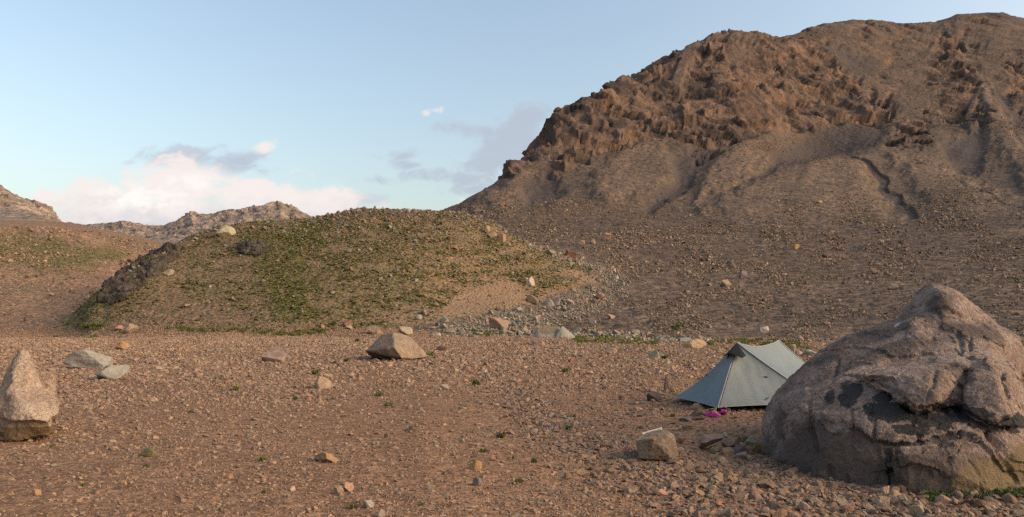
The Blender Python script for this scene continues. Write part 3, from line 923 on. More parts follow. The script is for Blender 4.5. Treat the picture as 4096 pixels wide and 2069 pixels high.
def weather(V, Q, size, seed, lumps=.03, blocks=.03, grain=.008, cracks=.02, arete=0.0, hard=.5):
    """size is the width of the rock in metres; amounts are shares of it"""
    P = V / size
    N = normals(V, Q)
    w = np.stack([fbm(P * 3 + 5, 3, seed=seed), fbm(P * 3 + 15, 3, seed=seed + 1), fbm(P * 3 + 25, 3, seed=seed + 2)], -1)
    d = lumps * fbm(P * 2.6, 4, .5, seed=seed + 5)
    d = d + blocks * facet(P * 4.0 + .22 * w, seed + 9)[0] + .45 * blocks * facet(P * 10.0 + .3 * w, seed + 19)[0]
    d = d + grain * fbm(P * 22, 4, .6, seed=seed + 29)
    if arete:
        d = d - arete * (np.abs(pnoise(P * 2.6 + .15 * w, seed + 61)) + .5 * np.abs(pnoise(P * 6 + .15 * w, seed + 62)) + .22 * np.abs(pnoise(P * 14, seed + 63)) - .35)
    cr_ = np.abs(pnoise(P * 3.3 + .35 * w, seed + 39))
    gate = sstep(pnoise(P * 2.2 + 7, seed + 49), -.1, .25)
    d = d - cracks * (1 - sstep(cr_, .0, .075)) * gate
    V = V + N * (d * size)[:, None]
    if hard:
        V = facetize(facetize(V, size * .13, hard, seed + 3), size * .055, hard * .8, seed + 4)
        V = relax(V, Q, 1, .35)
        V = V + normals(V, Q) * (grain * size * fbm(V / size * 26, 3, .6, seed=seed + 8))[:, None]
    return V


def rock_material(name, cols, speck=.6, bump=.8, lichen=False, och=((.105, .075, .038), (.20, .145, .08)), scale=1.0):
    m, T = new_mat(name)
    g = T.n('ShaderNodeNewGeometry').outputs['Position']
    a = T.noise(g, 1.6 * scale, 6, .62)
    a2 = T.noise(g, 6.5 * scale, 6, .68)
    col = T.ramp(T.m('ADD', T.m('MULTIPLY', a, .55), T.m('MULTIPLY', a2, .45)), [(.34, cols[0]), (.47, cols[1]), (.56, cols[2]), (.70, cols[3])])
    sp_ = T.noise(g, 95.0, 3, .7)
    col = T.mix(speck, col, T.vm('MULTIPLY', col, T.ramp(sp_, [(.3, (.5, .5, .5)), (.48, (.95, .95, .95)), (.7, (1.5, 1.48, 1.45))])))
    gr_ = T.noise(g, 36.0, 4, .7)
    col = T.mix(.7, col, T.vm('MULTIPLY', col, T.ramp(gr_, [(.34, (.52, .50, .50)), (.48, (.94, .93, .93)), (.66, (1.42, 1.40, 1.38))])))
    mo = T.noise(g, 17.0 * scale, 8, .74)
    col = T.mix(.75, col, T.vm('MULTIPLY', col, T.ramp(mo, [(.32, (.48, .46, .46)), (.47, (.90, .89, .89)), (.55, (1.08, 1.07, 1.06)), (.72, (1.5, 1.48, 1.44))])))
    if lichen:
        ln = T.noise(g, 5.0, 11, .80)
        lm = T.ss(T.m('ADD', T.attr('lichen'), T.m('MULTIPLY', T.m('SUBTRACT', ln, .5), 2.7)), .50, .58)
        col = T.mix(T.m('MULTIPLY', lm, .93), col, T.mix(T.noise(g, 30, 4, .7), (.014, .016, .019), (.034, .036, .038)))
        dm = T.ss(T.m('ADD', T.attr('stain_shade'), T.m('MULTIPLY', T.m('SUBTRACT', T.noise(g, 2.6, 8, .72), .5), 2.0)), -.04, .44)
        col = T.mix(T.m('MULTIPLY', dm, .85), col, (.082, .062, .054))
        om = T.ss(T.m('ADD', T.attr('ochre'), T.m('MULTIPLY', T.m('SUBTRACT', T.noise(g, 2.0, 6, .65), .5), 1.0)), .35, .62)
        col = T.mix(T.m('MULTIPLY', om, .8), col, T.mix(a2, *och))
        col = T.mix(T.attr('chalk'), col, (.75, .75, .72))
    h = T.m('ADD', T.m('ADD', T.m('MULTIPLY', T.noise(g, 5 * scale, 9, .72), 3.0), T.m('MULTIPLY', T.noise(g, 26 * scale, 8, .72), 1.0)), T.m('MULTIPLY', sp_, .2))
    principled(T, col, .92, h, bump, .035 / scale, .15)
    return m


def place_rock(name, V, Q, mat, label, category, attrs=None, smooth=True, **kw):
    base = np.array([V[:, 0].mean(), V[:, 1].mean(), V[:, 2].min()])
    me = mesh_from(name, V - base, Q, smooth, mat, attrs)
    o = link(name, me, label=label, category=category, **kw)
    o.location = base
    return o


def P_(lst):
    return [at(*p) for p in lst]


# the great boulder
H1 = P_([(3056, 1840, 8.4), (3149, 1890, 7.7), (3298, 1945, 7.05), (3521, 1985, 6.8), (3745, 2005, 6.6), (3900, 2000, 6.6), (4110, 1985, 6.7), (4330, 1900, 7.6),
         (3052, 1700, 8.75), (3066, 1648, 8.95), (3150, 1650, 8.0), (3300, 1710, 7.25), (3500, 1730, 6.95), (3700, 1745, 6.8), (3850, 1720, 6.75), (4000, 1715, 6.75), (4130, 1750, 7.0), (4200, 1690, 7.9),
         (3108, 1580, 9.0), (3200, 1560, 8.2), (3439, 1520, 7.7), (3600, 1580, 7.35), (3850, 1660, 7.05), (3200, 1650, 11), (3600, 1600, 11.2), (4000, 1600, 11), (4120, 1640, 10.4), (3250, 1700, 11), (4100, 1700, 11)])
H2 = P_([(3108, 1582, 9.05), (3149, 1512, 9.1), (3223, 1452, 9.3), (3283, 1402, 9.4), (3335, 1364, 9.5), (3420, 1330, 9.6), (3521, 1292, 9.7), (3633, 1258, 9.8), (3900, 1268, 9.7), (3980, 1298, 9.6), (4060, 1338, 9.4), (4094, 1400, 9.2), (4098, 1500, 8.9), (4100, 1620, 8.5),
         (3640, 1285, 9.15), (3760, 1262, 9.05), (3880, 1290, 8.9), (3980, 1360, 8.3), (3700, 1360, 8.6), (3860, 1570, 7.25), (3800, 1610, 7.2), (3439, 1510, 7.85), (3300, 1560, 8.0), (3879, 1470, 7.8), (3600, 1420, 8.3), (3960, 1696, 7.1), (3700, 1640, 7.2), (3400, 1420, 10.8), (3900, 1400, 10.8), (3400, 1600, 11), (4000, 1600, 10.8)])
H3 = P_([(3445, 1504, 7.6), (3520, 1478, 7.9), (3640, 1462, 8.0), (3879, 1448, 7.75), (3850, 1478, 7.5), (3775, 1496, 7.3), (3742, 1612, 6.88), (3672, 1642, 6.85), (3610, 1600, 7.04), (3560, 1544, 7.2), (3480, 1520, 7.5), (3600, 1560, 8.2), (3850, 1560, 8.2)])
H4 = P_([(3890, 1470, 7.6), (3945, 1440, 7.5), (3990, 1577, 6.98), (4022, 1703, 6.74), (3962, 1690, 6.72), (3880, 1664, 6.86), (3870, 1560, 7.1), (4070, 1480, 7.9), (4092, 1600, 7.7), (4086, 1700, 7.4), (4000, 1440, 8.6), (4060, 1690, 8.2), (3880, 1640, 8.0)])
H5 = P_([(3700, 1139, 9.6), (3745, 1136, 9.6), (3789, 1155, 9.35), (3841, 1182, 9.5), (3886, 1222, 9.5), (3968, 1288, 9.35), (3655, 1190, 9.7), (3632, 1240, 9.6), (3598, 1266, 9.5), (3770, 1300, 8.85), (3640, 1300, 9.1), (3900, 1310, 8.85), (3800, 1195, 9.0), (3700, 1160, 10.4), (3850, 1230, 10.5), (3650, 1300, 10.3), (3950, 1320, 10.3)])
H6 = P_([(3635, 1300, 8.7), (3648, 1268, 9.0), (3688, 1270, 8.9), (3700, 1330, 8.6), (3690, 1380, 8.3), (3640, 1370, 8.4), (3660, 1390, 8.3), (3670, 1300, 9.5), (3690, 1390, 9.2)])
H7 = P_([(3054, 1706, 8.8), (3066, 1830, 8.5), (3149, 1886, 7.9), (3160, 1700, 8.05), (3128, 1610, 8.85), (3250, 1620, 7.9), (3250, 1850, 7.4), (3200, 1720, 10.2)])
H8 = P_([(3560, 1800, 6.62), (3700, 1770, 6.62), (3800, 1830, 6.45), (3880, 1760, 6.6), (3980, 1760, 6.72), (3900, 1985, 6.42), (3760, 1995, 6.46), (3600, 1980, 6.6), (4040, 1960, 6.6), (3700, 1900, 8), (3900, 1900, 8)])
H9 = P_([(3850, 1290, 8.9), (3960, 1300, 9.0), (3920, 1370, 8.2), (3830, 1390, 8.1), (3800, 1330, 8.4), (4030, 1360, 8.6), (4000, 1430, 8.1), (3890, 1420, 8.05), (3900, 1400, 9.8), (4000, 1420, 9.5)])
V, Q = hulls_mesh([H1, H2, H3, H4, H5, H6, H7, H8, H9], .0145)
V = relax(V, Q, 5, .5)
N_ = normals(V, Q)
wq = np.stack([fbm(V / .5, 3, seed=4), fbm(V / .5 + 9, 3, seed=5), fbm(V / .5 + 21, 3, seed=6)], -1)
arete = -.07 * np.abs(pnoise(V / 1.3 + .10 * wq, 71)) - .04 * np.abs(pnoise(V / .6 + .10 * wq, 72))
V = V + N_ * (arete + .04)[:, None]
V = weather(V, Q, 2.2, 31, .007, .014, .0026, .010, hard=.6)
# surveyed ledges (the face steps back below the line), arrises and cracks
N_ = normals(V, Q)
fx = CX + V[:, 0] / V[:, 1] * F + 9 * fbm(V / .22, 3, seed=41)
fy = HY + F * (EYE - V[:, 2]) / V[:, 1] + 9 * fbm(V / .22 + 7, 3, seed=43)
front_ = sstep(-N_[:, 1], -.25, .15) * sstep(-V[:, 1], -10.2, -9.9)
cut = np.zeros(len(V))
for line, A_l, w_l in (([(3430, 1500), (3500, 1512), (3566, 1528), (3610, 1570), (3670, 1645), (3737, 1614), (3826, 1621), (3886, 1658), (3960, 1695), (4040, 1705)], .17, 42), ([(3260, 1400), (3417, 1386), (3521, 1392), (3566, 1430), (3650, 1420), (3826, 1396), (3880, 1440)], .06, 34),
                       ([(3390, 1680), (3490, 1755), (3655, 1772), (3760, 1740), (3849, 1708), (3908, 1733), (3970, 1800), (4042, 1889)], .11, 95), ([(3610, 1258), (3700, 1266), (3790, 1264), (3850, 1292), (3960, 1294)], .03, 30), ([(3100, 1640), (3190, 1630), (3250, 1660), (3320, 1730)], .06, 60),
                       ([(3300, 1480), (3350, 1460), (3400, 1440), (3500, 1450)], .05, 40), ([(3560, 1880), (3640, 1862), (3720, 1872), (3780, 1900)], .07, 34), ([(3560, 1340), (3640, 1330), (3700, 1380)], .05, 30), ([(3840, 1330), (3880, 1350), (3930, 1345), (3990, 1380)], .06, 26)):
    l_ = np.array(line, float)
    below = (fy > np.interp(fx, l_[:, 0], l_[:, 1])).astype(float)
    cut -= A_l * np.exp(-sdline(fx, fy, line) / w_l) * below
for line, A_l, w_l in (([(3352, 1450), (3330, 1517), (3250, 1577), (3231, 1666), (3240, 1730), (3262, 1800)], .06, 9), ([(3491, 1615), (3478, 1660), (3500, 1700), (3493, 1760)], .045, 7), ([(3402, 1640), (3412, 1700), (3408, 1740)], .04, 7), ([(3955, 1720), (4000, 1800), (4060, 1900), (4090, 1930)], .07, 10),
                       ([(3888, 1840), (3905, 1880), (3922, 1925), (3928, 1990)], .05, 8), ([(4005, 1500), (4032, 1640), (4062, 1720)], .07, 11), ([(3795, 1850), (3840, 1780), (3850, 1715)], .05, 9), ([(3690, 1800), (3672, 1740)], .04, 7), ([(3830, 1320), (3845, 1380), (3850, 1410)], .07, 10), ([(3885, 1350), (3880, 1400)], .07, 8),
                       ([(3130, 1660), (3128, 1720), (3122, 1760)], .05, 14), ([(3620, 1530), (3500, 1512)], .04, 7), ([(3300, 1830), (3320, 1900)], .05, 12), ([(3560, 1800), (3575, 1900), (3560, 1960)], .05, 12), ([(3740, 1490), (3725, 1560), (3700, 1610)], .03, 6)):
    cut -= 1.7 * A_l * np.exp(-(sdline(fx, fy, line) / w_l) ** 2)
for line, A_l, w_l in (([(3942, 1440), (3985, 1577), (4030, 1695)], .07, 60), ([(3790, 1150), (3780, 1200), (3800, 1260)], .05, 40), ([(3770, 1490), (3750, 1560), (3720, 1620)], .05, 50), ([(3500, 1510), (3640, 1470), (3860, 1460)], .03, 50), ([(3160, 1600), (3300, 1500), (3350, 1440)], .04, 60)):
    cut += A_l * np.exp(-sdline(fx, fy, line) / w_l)
V = V + N_ * (.55 * cut * front_ * (1 + .5 * fbm(V / .3, 2, seed=47)))[:, None]
hardV = facetize(V, .34, .5, 57, .25)
V = V + .9 * (hardV - V)
V = relax(V, Q, 1, .3)
V = V + normals(V, Q) * (.007 * fbm(V / .10, 4, .62, seed=53) + .004 * facet(V / .06, 59)[0])[:, None]
bpx = CX + V[:, 0] / V[:, 1] * F
bpy_ = HY + F * (EYE - V[:, 2]) / V[:, 1]
frontal = sstep(-V[:, 1], -9.6, -9.0)


def ell(cx_, cy_, w, h, a=0):
    c, s = math.cos(R(a)), math.sin(R(a))
    u, v = (bpx - cx_) * c + (bpy_ - cy_) * s, -(bpx - cx_) * s + (bpy_ - cy_) * c
    return np.exp(-(u / w) ** 2 - (v / h) ** 2)


lich = 1.35 * np.maximum.reduce([ell(3560, 1650, 140, 48, 6), ell(3700, 1672, 140, 42, 12), ell(3860, 1655, 130, 42, 6), ell(3410, 1560, 50, 42), ell(3390, 1600, 44, 48), ell(3530, 1590, 50, 28), ell(3640, 1720, 90, 30, 10) * .85, ell(3930, 1695, 90, 30, 15), ell(4060, 1685, 70, 34) * .9, ell(3320, 1585, 34, 44) * .7]) - .12
stain_shade = np.maximum.reduce([ell(3480, 1340, 160, 34, -12) * .8, ell(3330, 1420, 90, 26, -20) * .6, ell(3900, 1330, 120, 26, 8) * .7, ell(3760, 1210, 60, 34, -10) * .75, ell(3450, 1870, 280, 100, 14) * 1.3, ell(3250, 1780, 90, 90) * .9, ell(3700, 1880, 170, 70) * 1.0, ell(3120, 1700, 22, 60) * .6, ell(3560, 1400, 120, 26, -18) * .7])  # dark varnish patches; the broad low ones paint shade onto the lower front
ochre = np.maximum.reduce([ell(3960, 1900, 150, 75), ell(4090, 1860, 70, 90), ell(3850, 1940, 100, 40) * .7])
chalk = ell(3590, 1298, 11, 4, -35) * .8
m_boulder = rock_material('weathered granite', ((.145, .101, .084), (.212, .152, .126), (.268, .198, .166), (.37, .29, .245)), .55, .75, True)
place_rock('boulder', V, Q, m_boulder, 'enormous pinkish granite boulder streaked with black lichen, right of the grey tent', 'boulder', smooth=False, attrs={'lichen': np.where(frontal > .1, lich, -.5), 'stain_shade': stain_shade * frontal, 'ochre': ochre * frontal, 'chalk': chalk * frontal})

m_tan = rock_material('tan broken rock', ((.15, .105, .074), (.21, .148, .106), (.255, .19, .14), (.35, .28, .215)), .4, .6, False, scale=2.0)
m_ochre = rock_material('tan rock with shaded ochre foot', ((.19, .132, .098), (.265, .19, .142), (.32, .242, .185), (.42, .34, .27)), .4, .6, True, ((.085, .052, .026), (.16, .10, .052)), 2.0)  # ochre foot, its colour darkened as shade below the overhang
# tall pointed rock at the left
S1 = P_([(85, 1402, 9.9), (111, 1398, 9.95), (121, 1440, 9.95), (134, 1486, 9.9), (175, 1545, 9.8), (69, 1419, 9.95), (38, 1454, 10.05), (21, 1495, 10.0), (66, 1457, 9.7), (40, 1545, 9.45), (15, 1570, 9.6), (110, 1600, 9.4), (60, 1460, 10.4), (130, 1560, 10.3), (20, 1600, 10.3)])
S2 = P_([(21, 1500, 9.95), (7, 1564, 9.7), (-22, 1620, 9.5), (-28, 1665, 9.35), (45, 1668, 9.2), (69, 1684, 9.12), (138, 1680, 9.12), (187, 1688, 9.25), (233, 1651, 9.45), (239, 1600, 9.65), (190, 1560, 9.75), (150, 1530, 9.8), (38, 1548, 9.42), (80, 1640, 9.2), (0, 1620, 10.3), (200, 1600, 10.3), (200, 1690, 10.2), (-10, 1690, 10.2), (100, 1500, 10.2)])
S3 = P_([(140, 1494, 10.15), (160, 1484, 10.2), (211, 1493, 10.2), (218, 1506, 10.15), (219, 1571, 10.1), (232, 1640, 10.1), (150, 1600, 9.9), (140, 1690, 10.0), (150, 1500, 10.6), (215, 1500, 10.6), (220, 1690, 10.6), (130, 1690, 10.6)])
S4 = P_([(-24, 1660, 9.38), (50, 1670, 9.26), (130, 1670, 9.24), (205, 1672, 9.30), (212, 1728, 9.5), (192, 1744, 9.42), (110, 1754, 9.36), (35, 1767, 9.32), (-5, 1763, 9.36), (-34, 1740, 9.5), (-10, 1690, 10.2), (190, 1690, 10.2), (190, 1740, 10.2), (-10, 1750, 10.2)])
V, Q = hulls_mesh([S1, S2, S3, S4], .0095)
V = weather(relax(V, Q, 3, .4), Q, 1.0, 61, .008, .014, .006, .018, .04)
z_ = np.zeros(len(V))
place_rock('boulder', V, Q, m_ochre, 'tall pointed tan rock with sharp peak and undercut base at the left edge', 'boulder', smooth=False, attrs={'lichen': z_ - 1, 'stain_shade': z_ - 1, 'chalk': z_, 'ochre': (1 - sstep(V[:, 2], .16, .25)) * 1.5 - .25})

# tilted angular boulder in the middle
C1 = P_([(1460, 1404, 28.7), (1525, 1341, 29.7), (1556, 1335, 29.2), (1573, 1331, 28.6), (1590, 1331, 29.0), (1640, 1347, 29.3), (1693, 1399, 29.0), (1712, 1425, 28.9), (1690, 1430, 28.5), (1668, 1433, 28.2), (1621, 1443, 27.9), (1607, 1434, 27.6), (1580, 1393, 27.6), (1528, 1397, 28.0),
         (1508, 1440, 30.2), (1552, 1453, 29.9), (1612, 1453, 29.0), (1500, 1400, 30.6), (1600, 1350, 30.6), (1690, 1420, 30.4), (1500, 1452, 30.4), (1680, 1452, 30.2)])
V, Q = hulls_mesh([C1], .022)
V = weather(relax(V, Q, 3, .4), Q, 2.4, 71, .005, .008, .004, .008, .015, hard=.3)
m_mid = rock_material('two-toned rock', ((.15, .105, .074), (.21, .148, .106), (.255, .19, .14), (.35, .28, .215)), .4, .6, False, scale=1.2)
place_rock('boulder', V, Q, m_mid, 'big angular tan boulder with a dark underside, tilted on the open gravel below the hill', 'boulder')

# block with the bone on it
B1 = P_([(2545, 1757, 8.15), (2552, 1750, 8.3), (2572, 1742, 8.55), (2647, 1731, 8.6), (2656, 1721, 8.5), (2674, 1728, 8.4), (2697, 1745, 8.4), (2716, 1815, 8.35), (2709, 1838, 8.3), (2690, 1846, 8.1), (2676, 1818, 7.98), (2668, 1754, 8.05), (2610, 1757, 7.98), (2557, 1831, 8.1), (2568, 1843, 8.15), (2640, 1838, 8.05), (2600, 1836, 8.04), (2560, 1850, 8.5), (2700, 1850, 8.6), (2570, 1760, 8.7), (2700, 1770, 8.75)])
V, Q = hulls_mesh([B1], .006)
V = weather(relax(V, Q, 3, .4), Q, .5, 81, .008, .012, .006, .012, .035)
place_rock('boulder', V, Q, m_tan, 'blocky tan rock with flat top carrying a white bone, standing on the cobbles', 'boulder')

# dark crags on the hill
m_dark = rock_material('dark slate', ((.034, .031, .029), (.062, .052, .045), (.105, .085, .068), (.16, .13, .105)), .3, .9, False, scale=.16)


def crag(polys, back, voxel, seed, label, front=1.0, sz=12):
    hs = []
    for poly in polys:
        pts = []
        for a, b in poly:
            d = ground_d(a, b)
            d = min(max(d, 95), 150)
            pts += [at(a, b, d - front), at(a, b, d + back)]
        cxp, cyp = np.mean([p[0] for p in poly]), np.mean([p[1] for p in poly])
        pts.append(at(cxp, cyp, min(max(ground_d(cxp, cyp), 95), 150) - front * 1.6))
        hs.append(pts)
    V, Q = hulls_mesh(hs, voxel)
    V = weather(relax(V, Q, 2, .4), Q, sz, seed, .02, .07, .012, .03, .09, hard=0)
    place_rock('rock_outcrop', V, Q, m_dark, label, 'rock outcrop', smooth=False)


crag([[(424, 1155), (416, 1200), (451, 1213), (489, 1200), (540, 1162), (486, 1100), (467, 1128)], [(484, 1098), (527, 1068), (598, 1020), (690, 1012), (679, 1045), (625, 1100), (543, 1161), (489, 1199)], [(598, 1022), (674, 988), (722, 1000), (679, 1047), (640, 1060)]], 5, .22, 91,
     'long dark rock face along the left shoulder of the green hill')
crag([[(950, 985), (975, 966), (1010, 962), (1020, 1000), (1000, 1018), (955, 1010)], [(1005, 966), (1045, 964), (1060, 1010), (1030, 1022), (1000, 1015)], [(1040, 968), (1076, 985), (1070, 1002), (1050, 1015)]], 4, .16, 95, 'small dark columnar rock outcrop in the hollow near the top of the green hill', 1.1, 6)

